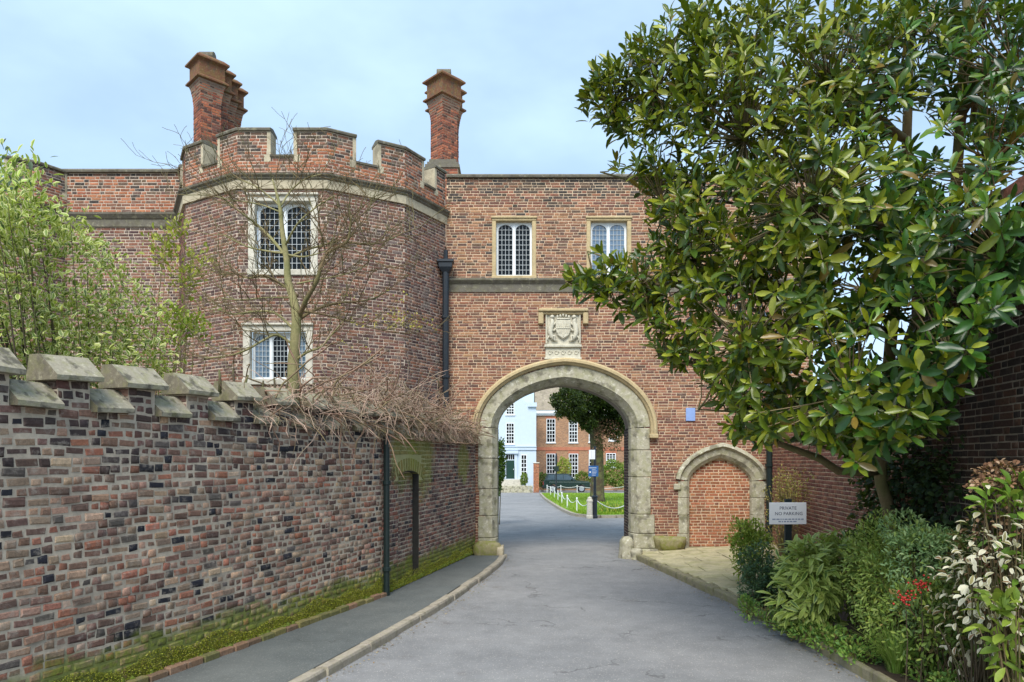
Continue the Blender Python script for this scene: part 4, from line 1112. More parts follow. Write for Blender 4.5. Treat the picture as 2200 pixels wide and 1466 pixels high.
for (k, u, v, d, r) in ((7, 1245, 210, 8.3, .05), (6, 1290, 370, 8.4, .045), (5, 1215, 605, 8.0, .05), (5, 1262, 540, 8.3, .04), (4, 1415, 770, 7.8, .045), (4, 1500, 880, 7.4, .04), (3, 1560, 935, 7.4, .03),
                        (5, 1600, 740, 6.8, .04), (7, 1440, 90, 8.4, .04), (8, 1650, 40, 8.0, .04), (6, 1600, 300, 7.2, .04), (6, 1740, 440, 6.5, .04), (8, 2010, 20, 7.2, .035), (4, 1830, 850, 6.2, .04), (5, 1850, 620, 6.8, .04), (5, 1490, 560, 7.6, .045),
                        (4, 1700, 880, 7.0, .035), (7, 1780, 180, 7.0, .04), (6, 1420, 430, 7.8, .035), (9, 1780, -150, 7.6, .03), (9, 1500, -120, 8.4, .03)):
    limb(T_(k), P(u, v, d), r, .22)
for (k, u, v, d, r) in ((1, 2170, 560, 5.7, .03), (2, 2130, 350, 6.3, .03), (3, 2180, 150, 6.4, .03), (0, 2060, 800, 5.7, .035), (0, 1960, 890, 5.9, .035), (1, 2040, 620, 6.2, .03), (4, 2150, -60, 6.6, .03)):
    limb(stem2[k], P(u, v, d), r, .2)
LP = np.array([p for pts, rad in limbs[3:] for p in pts[3:]] + [p for p in left_low[3:]])
OUT = [(1520, -30), (1450, 15), (1375, 60), (1305, 115), (1250, 185), (1255, 230), (1310, 275), (1370, 300), (1395, 330), (1310, 345), (1310, 380), (1370, 420), (1395, 450), (1385, 520), (1340, 560), (1268, 535), (1290, 590), (1220, 580), (1230, 615),
       (1280, 640), (1345, 672), (1420, 695), (1385, 745), (1410, 780), (1450, 790), (1490, 760), (1495, 800), (1525, 850), (1545, 890), (1580, 935), (1630, 955), (1650, 960), (1690, 925), (1740, 930), (1800, 975), (1850, 1000), (1900, 980),
       (1930, 940), (2030, 910), (2060, 830), (2120, 770), (2110, 700), (2195, 620), (2230, 500), (2300, 420), (2300, -330), (1600, -330)]
HOLES = [((1945, 270), (70, 55), .75), ((2040, 350), (60, 70), .75), ((1870, 385), (45, 38), .7), ((1830, 610), (45, 40), .8), ((1690, 720), (55, 22), .8), ((1420, 300), (50, 40), .5), ((1460, 330), (30, 40), .6),
         ((1780, 760), (60, 60), .45), ((1930, 720), (80, 80), .75), ((2100, 560), (70, 60), .2), ((1760, 30), (40, 25), .5), ((1430, 60), (40, 30), .5)]
rs = random.Random(99); ros = []
tries = 0
while len(ros) < 2000 and tries < 80000:
    tries += 1
    u, v = rs.uniform(1180, 2300), rs.uniform(-330, 1010)
    if not in_poly(u, v, OUT): continue
    k = 1.0
    for (hu, hv), (ru, rv), s_ in HOLES:
        if ((u - hu) / ru) ** 2 + ((v - hv) / rv) ** 2 < 1: k *= 1 - s_
    if v < 0 or u > 2200: k *= .25
    if rs.random() > k: continue
    dc = 8.1 - (u - 1250) / 950 * 2.0
    edge = min(1, max(.25, (u - 1200) / 500))
    d = dc + rs.uniform(-1.25, 1.25) * edge
    p = P(u, v, d)
    if p.x > RX(p.y) - (.45 if p.z < 5 else -1.5) or p.z > 10: continue
    dd = np.linalg.norm(LP - np.array(p), axis=1).min()
    if dd > .9: continue
    ros.append(p)
ros = np.array(ros)
tw = MB(); ctr = np.array(P(1850, 500, 7.6)); lp_, ld, ln, lL, lW = [], [], [], [], []
for p in ros:
    i = np.argmin(np.linalg.norm(LP - p, axis=1)); q = LP[i]
    ax = (p - ctr) / np.linalg.norm(p - ctr) * .55 + (p - q) * .8 + np.array([0, -.12, .45]) + RNG.normal(size=3) * .25; ax /= np.linalg.norm(ax)
    m = (p + q) / 2 - ax * .06
    tw.tube([Vector(q), Vector(m), Vector(p - ax * .05)], [.010, .007, .005], 4, cap=False)
    e1 = np.cross(ax, [.3, .5, .8]); e1 /= np.linalg.norm(e1); e2 = np.cross(ax, e1); ph = RNG.uniform(0, 6.28); k = RNG.integers(8, 12)
    for j in range(k):
        a = ph + j * 2.4; tilt = R(RNG.uniform(38, 95)) if j > 2 else R(RNG.uniform(12, 35)); rad = e1 * math.cos(a) + e2 * math.sin(a)
        dv = ax * math.cos(tilt) + rad * math.sin(tilt)
        lp_.append(p - ax * (.015 * j) + rad * .01); ld.append(dv); ln.append(ax - dv * .2 + RNG.normal(size=3) * .12); s_ = RNG.uniform(.10, .205) * (.8 if j < 3 else 1); lL.append(s_); lW.append(s_ * RNG.uniform(.31, .38))
tw.build('twigs', M['bark_mag'], mag, smooth=True, fix=False, kind='stuff')
mb = MB(); mb.tube(*limbs[1], seg=10); mb.build('trunk', M['bark_mag'], mag, smooth=True)
for i, (pts, rad) in enumerate(limbs):
    if i == 1: continue
    mb = MB(); mb.tube(pts, rad, 7); mb.build('limb', M['bark_mag'], mag, smooth=True)
k = len(lp_)
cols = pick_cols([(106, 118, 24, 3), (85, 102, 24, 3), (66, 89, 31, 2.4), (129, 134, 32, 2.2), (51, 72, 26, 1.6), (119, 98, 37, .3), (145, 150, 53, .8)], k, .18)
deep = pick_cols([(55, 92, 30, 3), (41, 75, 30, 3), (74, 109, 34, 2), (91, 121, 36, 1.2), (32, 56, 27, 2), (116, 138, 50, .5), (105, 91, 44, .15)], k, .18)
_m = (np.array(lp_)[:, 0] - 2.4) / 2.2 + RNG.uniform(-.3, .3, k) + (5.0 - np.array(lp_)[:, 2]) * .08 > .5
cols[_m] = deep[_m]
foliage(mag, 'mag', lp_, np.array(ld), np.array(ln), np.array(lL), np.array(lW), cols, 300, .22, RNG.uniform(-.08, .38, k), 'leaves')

# ---------------------------------------------------------------- variegated shrub behind the wall
def shrub_poly(name, label, cat, poly, dfun, n, key, Lr, wr, pal, base, nstem, mstem, nind=0, up=.5, fold=.2, droop=.15, clus=0):
    t = thing(name, label, cat, base); r = random.Random(len(label)); pts = []
    us = [q[0] for q in poly]; vs = [q[1] for q in poly]; c = 0
    clusters = []
    while len(pts) < n and c < n * 40:
        c += 1
        if clus and (not clusters or r.random() < 1 / clus):
            u, v = r.uniform(min(us), max(us)), r.uniform(min(vs), max(vs))
            if not in_poly(u, v, poly): continue
            clusters.append(np.array(P(u, v, dfun(u, v, r))))
        if clus: pts.append(clusters[-1] + RNG.normal(size=3) * .10); continue
        u, v = r.uniform(min(us), max(us)), r.uniform(min(vs), max(vs))
        if in_poly(u, v, poly): pts.append(np.array(P(u, v, dfun(u, v, r))))
    p = np.array(pts); k = len(p); p[:, 2] = np.maximum(p[:, 2], .06)
    ctr = p.mean(0) - np.array([0, 0, .4]); o = p - ctr; o /= np.linalg.norm(o, axis=1, keepdims=True)
    d = o * .7 + unit_vecs(k) * .8 + np.array([0, 0, up]) ; nn = unit_vecs(k) * .6 + np.array([0, -.25, .8]) + o * .3
    L = RNG.uniform(*Lr, k); foliage(t, key, p, d, nn, L, L * RNG.uniform(*wr, k), pick_cols(pal, k), nind, fold, droop)
    mb = MB(); b = Vector(base)
    for _ in range(nstem):
        q = Vector(p[r.randrange(k)]); m = b.lerp(q, .5) + Vector((r.uniform(-.15, .15), r.uniform(-.15, .15), r.uniform(0, .2)))
        bb = b + Vector((r.uniform(-.15, .15), r.uniform(-.15, .15), 0)); L_ = (q - b).length
        mb.tube([bb, bb.lerp(m, .5) + Vector((0, 0, .03)), m, m.lerp(q, .6), q], [.008 + .006 * L_, .007 + .004 * L_, .006 + .002 * L_, .005, .003], 5, cap=False)
    mb.build('stems', mstem, t, smooth=True, fix=False, kind='stuff'); return t
var_poly = [(-120, 430), (-20, 415), (30, 400), (60, 405), (100, 430), (140, 470), (175, 470), (200, 520), (225, 500), (240, 560), (270, 590), (300, 640), (340, 660), (355, 720), (370, 780), (330, 830), (250, 830), (60, 830), (-120, 830)]
shrub_poly('variegated_shrub', 'tall cream-edged variegated shrub rising behind the boundary wall', 'shrub', var_poly, lambda u, v, r: 7.4 + (u + 100) / 470 * 1.9 + r.uniform(-.5, .9), 9000, 'var', (.055, .105), (.42, .58),
           [(142, 160, 60, 3), (112, 136, 52, 2.4), (170, 182, 74, 2.4), (80, 104, 44, 1.8), (188, 196, 96, 1.2)], (-4.9, 7.9, .0), 40, M['bark_dark'], 200, .05, clus=8)
shrub_poly('sapling', 'thin yellow-leaved sapling in front of the wing wall', 'shrub', [(320, 500), (380, 490), (390, 560), (460, 540), (470, 600), (400, 620), (330, 560)], lambda u, v, r: 11.6 + r.uniform(-.3, .3), 420, 'soft', (.07, .12), (.4, .55), [(168, 168, 70), (150, 156, 64), (132, 140, 60)], (-6.2, 11.6, .0), 14, M['twig_grey'], 0, .3, clus=12)
shrub_poly('sapling', 'yellow-green sprig beside the left side of the big tower', 'shrub', [(340, 660), (440, 650), (460, 700), (380, 720), (340, 760)], lambda u, v, r: 10.8 + r.uniform(-.3, .3), 380, 'soft', (.07, .11), (.4, .55), [(148, 164, 66), (122, 146, 58), (168, 174, 80)], (-5.4, 10.9, .0), 12, M['twig_grey'], 0, .3, clus=12)
tip = shrub_poly('leafy_shoot', 'leggy dark shoot poking above the variegated shrub against the sky', 'shrub', [(-20, 370), (25, 330), (50, 320), (50, 360), (20, 385), (-20, 395)], lambda u, v, r: 7.0 + r.uniform(-.2, .2), 60, 'soft', (.06, .1), (.35, .45), [(70, 90, 70), (60, 80, 60)], (-4.95, 7.3, .0), 2, M['bark_dark'], 0, .5, clus=6)
shrub_poly('variegated_shrub', 'sparse upper sprays of variegated leaves in front of the far tower', 'shrub', [(-60, 400), (20, 330), (60, 360), (120, 420), (160, 470), (100, 480), (-60, 460)], lambda u, v, r: 7.8 + r.uniform(-.3, .6), 520, 'var', (.07, .12), (.38, .5), [(146, 172, 66, 3), (118, 150, 58, 2), (172, 194, 82, 3)], (-5.1, 8.1, .0), 7, M['bark_dark'], 0, .45, clus=10)

# ---------------------------------------------------------------- bare tree behind the wall
bt = thing('bare_tree', 'young bare tree with pale branches in front of the tower windows', 'tree', tuple(P(632, 990 + 2.19 * 1500 / 10.4, 10.4)))
D_ = 10.4
def px(lst, d=D_, wig=.06):
    r = random.Random(len(lst) * 7 + int(lst[0][0])); out = []
    y = d
    for i, q in enumerate(lst):
        out.append(P(q[0], q[1], y)); y += r.uniform(-wig, wig) * 2
    return out
def smooth_path(pts, n=3):
    out = []
    for i in range(len(pts) - 1):
        p0, p1, p2, p3 = pts[max(i - 1, 0)], pts[i], pts[i + 1], pts[min(i + 2, len(pts) - 1)]
        for k in range(n):
            t = k / n; out.append(.5 * ((2 * p1) + (p2 - p0) * t + (2 * p0 - 5 * p1 + 4 * p2 - p3) * t * t + (3 * p1 - p0 - 3 * p2 + p3) * t ** 3))
    out.append(pts[-1]); return out
main = smooth_path([P(632, 1306, D_), P(631, 1050, D_)] + px([(630, 800), (634, 740), (637, 690), (632, 650), (619, 605), (616, 560), (607, 500), (602, 450), (594, 415), (585, 385)], wig=.02))
nm = len(main); mb = MB(); mb.tube(main, [.10 * (1 - .94 * (i / nm) ** 1.1) for i in range(nm)], 9); mb.build('trunk', M['bark_pale'], bt, smooth=True)
BR = [([(640, 690), (655, 650), (680, 605), (692, 565), (705, 542), (745, 520), (752, 490), (755, 465)], .042), ([(745, 520), (790, 525), (830, 518), (868, 500), (900, 490)], .02), ([(645, 685), (672, 668), (720, 652), (770, 648), (810, 640)], .03),
      ([(640, 636), (606, 612), (566, 592), (535, 598), (505, 588), (470, 592)], .026), ([(617, 555), (585, 515), (552, 483), (522, 460), (496, 440), (478, 424)], .03), ([(604, 470), (598, 440), (575, 420), (545, 398), (510, 385)], .02),
      ([(618, 556), (650, 540), (690, 528), (720, 520)], .022), ([(620, 548), (655, 552), (700, 540)], .018), ([(628, 705), (590, 672), (545, 670), (505, 675), (475, 668)], .026), ([(626, 738), (595, 720), (568, 730), (530, 752), (490, 765), (440, 770)], .024),
      ([(634, 775), (660, 757), (690, 745), (712, 720), (738, 690)], .024), ([(618, 545), (575, 540), (530, 530), (480, 505)], .02), ([(602, 445), (625, 410), (655, 385), (690, 375)], .018), ([(645, 668), (690, 675), (750, 690), (800, 705), (850, 715)], .02),
      ([(612, 530), (640, 480), (680, 445), (720, 420)], .018), ([(700, 545), (690, 500), (680, 470)], .014), ([(755, 480), (790, 450), (800, 425)], .012), ([(637, 610), (690, 600), (740, 590), (790, 570)], .016), ([(630, 640), (570, 640), (520, 645), (470, 640)], .016), ([(600, 455), (560, 440), (500, 430), (450, 420)], .014)]
tw = MB(); rt = random.Random(21)
def twig(p, d, L, rad, depth):
    pts = [p]; n = 4; q = p.copy(); dd = d.copy()
    for i in range(n):
        dd = (dd + Vector((rt.uniform(-1, 1), rt.uniform(-1, 1), rt.uniform(-.8, 1))) * .28).normalized(); q = q + dd * L / n; pts.append(q.copy())
        if depth > 0 and rt.random() < .8:
            twig(q.copy(), (dd + Vector((rt.uniform(-1, 1), rt.uniform(-.6, .6), rt.uniform(-.6, 1))) * .9).normalized(), L * rt.uniform(.4, .65), rad * .6, depth - 1)
    tw.tube(pts, [max(.0032, rad * (1 - .6 * i / n)) for i in range(n + 1)], 3, cap=False)
for lst, r0 in BR:
    pts = smooth_path(px(lst, D_ + random.Random(int(lst[-1][0])).uniform(-.02, .02), .18)); n = len(pts)
    mb = MB(); mb.tube(pts, [r0 * .9 * (1 - .65 * i / n) for i in range(n)], 6); mb.build('branch', M['bark_pale'] if lst[0][0] < 640 else M['twig_grey'], bt, smooth=True)
    for i in range(2, n):
        if rt.random() < .85:
            dr = (pts[i] - pts[i - 1]).normalized() + Vector((rt.uniform(-1, 1), rt.uniform(-.5, .5), rt.uniform(-.5, 1)))
            twig(pts[i].copy(), dr.normalized(), rt.uniform(.35, .9), .0095, 2)
tw.build('twigs', M['twig_grey'], bt, smooth=True, fix=False, kind='stuff')
# a few pale yellow spring leaves on the right-hand branches
pp = [np.array(P(RNG.uniform(u - 38, u + 38), v + RNG.uniform(-16, 16), D_ + RNG.uniform(-.3, .3))) for (u, v, k) in ((765, 640, 14), (850, 640, 10), (870, 690, 60), (760, 740, 18), (900, 700, 20), (845, 680, 30), (790, 690, 14)) for _ in range(k)]
k = len(pp); leaf_mesh('young_leaves', leaf_arrays(pp, unit_vecs(k), unit_vecs(k), RNG.uniform(.03, .055, k), RNG.uniform(.02, .03, k)), pick_cols([(196, 180, 96), (176, 168, 84)], k), LM['soft'][0], bt)

# ---------------------------------------------------------------- dry climber sprawling over the wall top
vn = thing('dry_climber', 'tangle of dry leafless climber stems sprawled along the boundary wall top', 'climber', tuple(F2.w(0, 2.8, -.2)))
def vine(n, seed, mat, rad, cols=None, lo=.0, hi=1.0, Lr=(.2, .6), droopy=.5):
    r = random.Random(seed); mb = MB()
    for _ in range(n):
        t = r.uniform(lo, hi)                 # 0 = left end (u about 470), 1 = at the arch
        s = -3.3 + t * 8.2
        dens = min(1, .25 + 1.1 * t)
        if r.random() > dens: continue
        F = F1 if s < 0 else F2; ss = F1.L + s if s < 0 else s
        bulge = .42 * math.exp(-((t - .45) / .28) ** 2) + .11
        p = F.w(ss, 2.78 + abs(r.gauss(0, .45)) * bulge * 1.2, r.gauss(-.1, .17)); L = r.uniform(*Lr)
        d = (F.U * r.uniform(-1, 1) + F.N * r.uniform(-.7, .55) + Vector((0, 0, r.uniform(-.5, .7)))).normalized(); pts = [p]; q = p.copy()
        for i in range(5):
            d = (d + Vector((r.uniform(-.45, .45), r.uniform(-.45, .45), r.uniform(-.4, .35) - .10 * i * droopy))).normalized(); q = q + d * L / 5
            lim = F.N.dot(q - F.O)
            if lim > .05 and q.z < 2.72: pass
            elif -.40 < lim < .05 and q.z < 2.72: q = q + F.N * (.10 - lim)
            if s > .2 and q.z < 2.52: q.z = 2.52 + r.uniform(0, .06)
            pts.append(q.copy())
        mb.tube(pts, [rad * r.uniform(.7, 1.3)] * 5 + [rad * .4], 3, cap=False)
    return mb
vine(2700, 5, None, .0054, lo=.02).build('stems', M['twig_pink'], vn, smooth=True, fix=False, kind='stuff')
vine(330, 6, None, .011, lo=.05, Lr=(.5, 1.3), droopy=.3).build('woody_stems', M['twig_brown'], vn, smooth=True, fix=False, kind='stuff')
vine(150, 9, None, .005, lo=.12, hi=.75, Lr=(.7, 1.3), droopy=.15).build('arching_stems', M['twig_pink'], vn, smooth=True, fix=False, kind='stuff')
mb = MB(); r = random.Random(3)
for i in range(11):
    u = 500 + i * 27 + r.uniform(-8, 8); tt = (10.9 * (1100 - u) / 1500 - 2.03) / (.333 + .943 * (1100 - u) / 1500); p = F1.w(F1.L - tt, 2.95, -.15)
    mb.tube([p, p + Vector((r.uniform(-.02, .02), 0, .13)), p + Vector((r.uniform(-.03, .03), 0, r.uniform(.2, .3)))], [.022, .018, .010], 5)
mb.build('cut_stubs', M['bark_dark'], vn, smooth=True, kind='stuff')

# ---------------------------------------------------------------- planting bed
def bush(name, label, ctr, rad, n, key, Lr, wr, pal, nind=0, mstem='twig_grey', up=.35, fold=.2, droop=.18, shell=.45, nstem=24, cat='shrub', group=None):
    c = Vector(ctr); t = thing(name, label, cat, (c.x, c.y, .06), group)
    # several overlapping lobes make the outline uneven
    nl = 9; lc = unit_vecs(nl) * .55; lc[0] = 0; lr = RNG.uniform(.38, .62, nl); w = RNG.integers(0, nl, n); v0 = unit_vecs(n)
    q0 = lc[w] + v0 * (lr[w][:, None]) * RNG.uniform(shell, 1.05, (n, 1)) ** .6
    q0[:, 2] = np.where(q0[:, 2] < 0, q0[:, 2] * max(1, (c.z - .1) / (rad[2] * 1.0)), q0[:, 2]); p = np.array(c) + q0 * np.array(rad) * 1.15; v = q0 / np.linalg.norm(q0, axis=1, keepdims=True) * .5 + v0 * .5; ok = p[:, 2] > .08; p, v = p[ok], v[ok]; k = len(p)
    d = v * .8 + unit_vecs(k) * .7 + np.array([0, 0, up]); nn = v * .6 + np.array([0, -.2, .8]) + unit_vecs(k) * .4; L = RNG.uniform(*Lr, k)
    foliage(t, key, p, d, nn, L, L * RNG.uniform(*wr, k), pick_cols(pal, k), nind, fold, droop)
    mb = MB(); r = random.Random(n)
    for _ in range(nstem):
        q = Vector(p[r.randrange(k)]); b = Vector((c.x + r.uniform(-.2, .2) * rad[0], c.y + r.uniform(-.2, .2) * rad[1], .04)); m = b.lerp(q, .5) + Vector((0, 0, .1))
        mb.tube([b, m, q], [.009, .006, .003], 4, cap=False)
    mb.build('stems', M[mstem], t, smooth=True, fix=False, kind='stuff'); return t
GR = [(104, 130, 52, 3), (84, 112, 48, 2), (132, 152, 66, 2), (64, 90, 42, 1)]
def at(u, v, d): return tuple(P(u, v, d))
bush('box_shrub', 'dark blue-green small-leaved shrub at the pavement end of the bed', at(1632, 1235, 10.3), (.34, .4, .46), 3200, 'blue', (.03, .055), (.45, .6), [(78, 106, 78, 3), (58, 84, 62, 2), (108, 138, 98, 1.6), (124, 150, 84, .8)])
bush('box_shrub', 'yellow-green bushy shrub left of the notice board', at(1608, 1172, 11.4), (.30, .36, .40), 2600, 'soft', (.04, .07), (.4, .55), [(158, 176, 68, 3), (130, 152, 58, 2), (184, 192, 90, 1.8), (100, 120, 54, 1)])
bush('evergreen_shrub', 'low mixed green shrub below the notice board', at(1705, 1240, 10.2), (.42, .4, .34), 2600, 'soft', (.04, .075), (.35, .5), [(104, 130, 54, 3), (84, 110, 48, 2), (132, 150, 66, 1.5)])
bush('lance_leaved_shrub', 'pale yellow-green lance-leaved shrub in the middle of the bed', at(1770, 1258, 8.4), (.50, .42, .54), 1900, 'lance', (.11, .19), (.24, .32), [(158, 176, 84, 3), (128, 152, 68, 2), (180, 192, 104, 2.4), (92, 118, 56, 1)], 150, droop=.45, up=.1)
bush('nandina', 'feathery blue-green shrub right of the lance-leaved shrub', at(1915, 1215, 7.5), (.42, .4, .50), 5200, 'blue', (.035, .065), (.28, .4), [(170, 192, 96, 3), (140, 168, 84, 2), (190, 206, 116, 2), (180, 188, 88, 1.6)], up=.2)
bush('nandina', 'taller feathery teal shrub below the magnolia trunk', at(1985, 1170, 7.0), (.44, .35, .34), 4200, 'blue', (.035, .065), (.28, .4), [(156, 188, 128, 3), (126, 160, 106, 2), (180, 206, 146, 1.5), (164, 186, 98, 1.4)], up=.2)
bush('undergrowth_shrub', 'dark leafy undergrowth in the shade at the right of the bed', at(2040, 1300, 6.5), (.5, .35, .42), 3800, 'blue', (.04, .07), (.3, .45), [(122, 146, 66, 3), (92, 116, 56, 2), (152, 168, 80, 1.6), (150, 130, 80, .6)])
bush('cream_leaved_shrub', 'tall shrub with cream and white leaves at the right edge', at(2115, 1270, 5.6), (.46, .42, .85), 560, 'cream', (.045, .085), (.44, .58), [(226, 220, 192, 3), (196, 188, 150, 1.6), (160, 150, 100, 1), (150, 120, 90, .6)], 150, 'bark_dark', droop=.4, up=-.15, shell=.35, nstem=60)
bush('undergrowth_shrub', 'dark brown-green shrub among the cream leaves at the right edge', at(2140, 1290, 5.85), (.45, .3, .75), 2600, 'soft', (.05, .09), (.35, .5), [(92, 108, 52, 2), (70, 84, 44, 2), (128, 104, 72, 1.5), (150, 150, 84, .8)], 0, 'bark_dark', up=0)
bush('laurel', 'bright green broad-leaved shrub among the cream leaves at the right edge', at(2175, 1100, 5.5), (.26, .28, .22), 200, 'soft', (.08, .14), (.36, .46), [(130, 164, 62, 2), (104, 140, 54, 2), (156, 182, 80, 1)], 60, droop=.3)
bush('laurel', 'small green broad-leaved clump low in the right corner of the bed', at(2180, 1325, 5.1), (.20, .2, .18), 130, 'soft', (.09, .15), (.36, .46), [(146, 166, 66, 2), (110, 136, 54, 2)], 30, droop=.3)
bush('hydrangea', 'brown shrub of dried flower heads against the dark wall', at(2150, 1045, 5.75), (.34, .25, .17), 1500, 'dry', (.025, .05), (.6, .8), [(176, 140, 110, 3), (150, 112, 88, 2), (198, 168, 140, 1.4), (110, 80, 62, 1)], 0, 'bark_dark', up=.1)
bush('wall_ivy', 'dark ivy clothing the wall behind the magnolia trunk', (RX(8.4) - .16, 8.4, 1.85), (.14, 1.3, 1.0), 4200, 'blue', (.05, .085), (.7, .9), [(38, 58, 40, 3), (50, 74, 48, 2), (66, 90, 58, 1)], 0, 'bark_dark', up=-.2, shell=.2)
bush('winter_shrub', 'twiggy yellowish shrub against the brick wall behind the notice', (RX(13.2) - .35, 13.2, 1.35), (.3, .9, .75), 1500, 'soft', (.03, .055), (.4, .55), [(170, 160, 84, 3), (142, 136, 70, 2), (186, 172, 116, 1)], 0, 'twig_grey', shell=.1, nstem=90)
bush('evergreen_shrub', 'green shrub filling the bed behind the lance-leaved shrub', at(1858, 1172, 9.0), (.40, .36, .36), 2600, 'soft', (.04, .075), (.35, .5), [(84, 112, 50, 3), (64, 92, 44, 2), (112, 134, 60, 1)])
# low plants along the edging
gc = [(1600, 1300, 9.6), (1640, 1322, 9.1), (1685, 1345, 8.6), (1730, 1362, 8.2), (1775, 1385, 7.8), (1825, 1400, 7.4), (1975, 1390, 6.75), (2050, 1420, 6.2), (2110, 1440, 5.9), (1900, 1350, 7.4)]
gl = ['at the pavement corner', 'second from the pavement corner', 'third from the pavement corner', 'below the lance-leaved shrub', 'left of the grass tuft', 'touching the grass tuft', 'right of the grass tuft', 'below the dark undergrowth', 'in the right-hand corner of the bed', 'behind the grass tuft']
for (q, w_) in zip(gc, gl):
    d = q[2]; p = P(q[0], q[1], d)
    bush('ground_cover', 'low leafy ground cover %s' % w_, (p.x + .06, p.y, .13), (.24, .24, .17), 620, 'soft', (.025, .06), (.4, .6), [(128, 164, 74, 3), (100, 138, 70, 2), (158, 178, 88, 1.4), (140, 128, 76, .6)], 0, nstem=5, cat='plant', group='low plants along the bed edging')
def grass(label, base, n, L0, seed, pal):
    t = thing('grass_tuft', label, 'grass', base); r = random.Random(seed); mb = MB(); cols = [C(*c) for c in pal]
    for i in range(n):
        a = r.uniform(0, 6.28); L = L0 * r.uniform(.6, 1.1); lean = r.uniform(.15, .9); w = r.uniform(.004, .007); dr = Vector((math.cos(a), math.sin(a), 0)); sd = Vector((-dr.y, dr.x, 0)); b = Vector(base) + dr * r.uniform(0, .07)
        ring = []
        for k in range(5):
            q = k / 4; c_ = b + dr * (L * lean * q ** 1.6) + Vector((0, 0, L * (q - .45 * lean * q * q))); ww = w * (1 - .85 * q); ring += [c_ - sd * ww, c_ + sd * ww]
        mb.add(ring, [(2 * k, 2 * k + 1, 2 * k + 3, 2 * k + 2) for k in range(4)], r.choice(cols))
    mb.build('blades', LM['soft'][0], t, fix=False, kind='stuff', attr=True); return t
b = P(1908, 1430, 6.9); grass('arching green grass tuft at the kerb in the middle of the bed', (b.x + .1, 6.95, .07), 220, .62, 4, ((138, 172, 76), (110, 146, 60), (170, 192, 104)))
b = P(2150, 1470, 5.3); grass('bright grass tuft in the bottom right corner', (b.x, 5.35, .08), 120, .40, 5, ((140, 166, 70), (110, 140, 54), (166, 182, 90)))
for (u, v, d, lab) in ((1945, 1285, 6.35, 'cluster of red berries low in the shaded undergrowth'), (1978, 1256, 6.4, 'smaller spray of red berries above the red cluster')):
    t = thing('berry_spray', lab, 'berries', at(u, v, d)); r = random.Random(u)
    bm_ = MB()
    for k in range(34): bm_.rock(Vector(at(u, v, d)) + Vector((r.gauss(0, .045), r.gauss(0, .03), r.gauss(0, .03))), (.011, .011, .011), k, .03, 1)
    bm_.build('berries', mat_plain('berry_red', C(186, 52, 46), .3, .15), t, smooth=True, kind='stuff')
    sm = MB(); sm.tube([Vector(at(u, v, d)) + Vector((0, 0, -.9)), Vector(at(u, v, d)) + Vector((.02, 0, -.4)), Vector(at(u, v, d))], [.007, .006, .004], 5); sm.build('stalk', M['bark_dark'], t)
# leaf litter in the gutters
k = 900; yy = RNG.uniform(5, 15.5, k); sd = RNG.random(k) < .55
xx = np.where(sd, [interp(KR, y) for y in yy], [interp(KL, y) for y in yy]) + np.where(sd, -1, 1) * np.abs(RNG.normal(0, .10, k)) + np.where(sd, -.02, .03)
p = np.stack([xx, yy, np.full(k, .008)], 1); d = unit_vecs(k); d[:, 2] *= .1
o = leaf_mesh('leaf_litter', leaf_arrays(p, d, np.tile([0, 0, 1.0], (k, 1)) + unit_vecs(k) * .3, RNG.uniform(.012, .045, k), RNG.uniform(.006, .02, k), .1, .05), pick_cols([(150, 118, 78), (110, 84, 60), (176, 158, 120), (130, 120, 70)], k), LM['dry'][0], None)
tag(o, 'scattered dry leaf litter along both kerbs', 'leaf litter', kind='stuff')
# ================================================================ COURT BEYOND THE ARCH
def GP(u, v):                              # a point on the sloping court ground
    k = (v - HY) / F_PX; d = (CAM_Z - .017 * 17) / (k - .017); return Vector(((u - CX) / F_PX * d, d, ground_z(d)))
M['house_white'] = mat_plain('white_render', C(190, 204, 218), .7, .04, 3)
M['roof_tile'] = mat_stone('old_roof_tiles', C(150, 138, 122), .4, .4, .1, .6)
M['door_green'] = mat_plain('green_door', C(24, 58, 48), .35, .1)
def far_brick(name):
    t = NT(name); sp = t.n('ShaderNodeSeparateXYZ'); t.l(t.pos(), sp.inputs[0]); cb = t.n('ShaderNodeCombineXYZ'); t.l(sp.outputs[0], cb.inputs[0]); t.l(sp.outputs[2], cb.inputs[1])
    b = t.n('ShaderNodeTexBrick'); t.l(cb.outputs[0], b.inputs['Vector']); b.inputs['Scale'].default_value = 1.0; b.inputs['Brick Width'].default_value = .225; b.inputs['Row Height'].default_value = .075; b.inputs['Mortar Size'].default_value = .009; b.inputs['Bias'].default_value = -.1
    b.inputs['Color1'].default_value = (*C(166, 118, 84), 1); b.inputs['Color2'].default_value = (*C(122, 86, 66), 1); b.inputs['Mortar'].default_value = (*C(186, 164, 138), 1)
    c = t.mix(t.rng(t.noise(.9, 4), .45, .7, 0, .35), b.outputs['Color'], C(96, 78, 66)); return t.done(t.mulv(c, t.rng(t.noise(14, 3), .2, .8, .75, 1.25, False)), .9, .2)
M['houseb'] = far_brick('far_house_brick')
M['car_glass'] = mat_glass('car_glass', C(70, 88, 98), 1.5, .06)
M['hred'] = mat_plain('red_rubbed_brick', C(176, 112, 86), .9, .15, 3)
M['chain'] = mat_plain('white_chain', C(224, 226, 222), .5, .05)
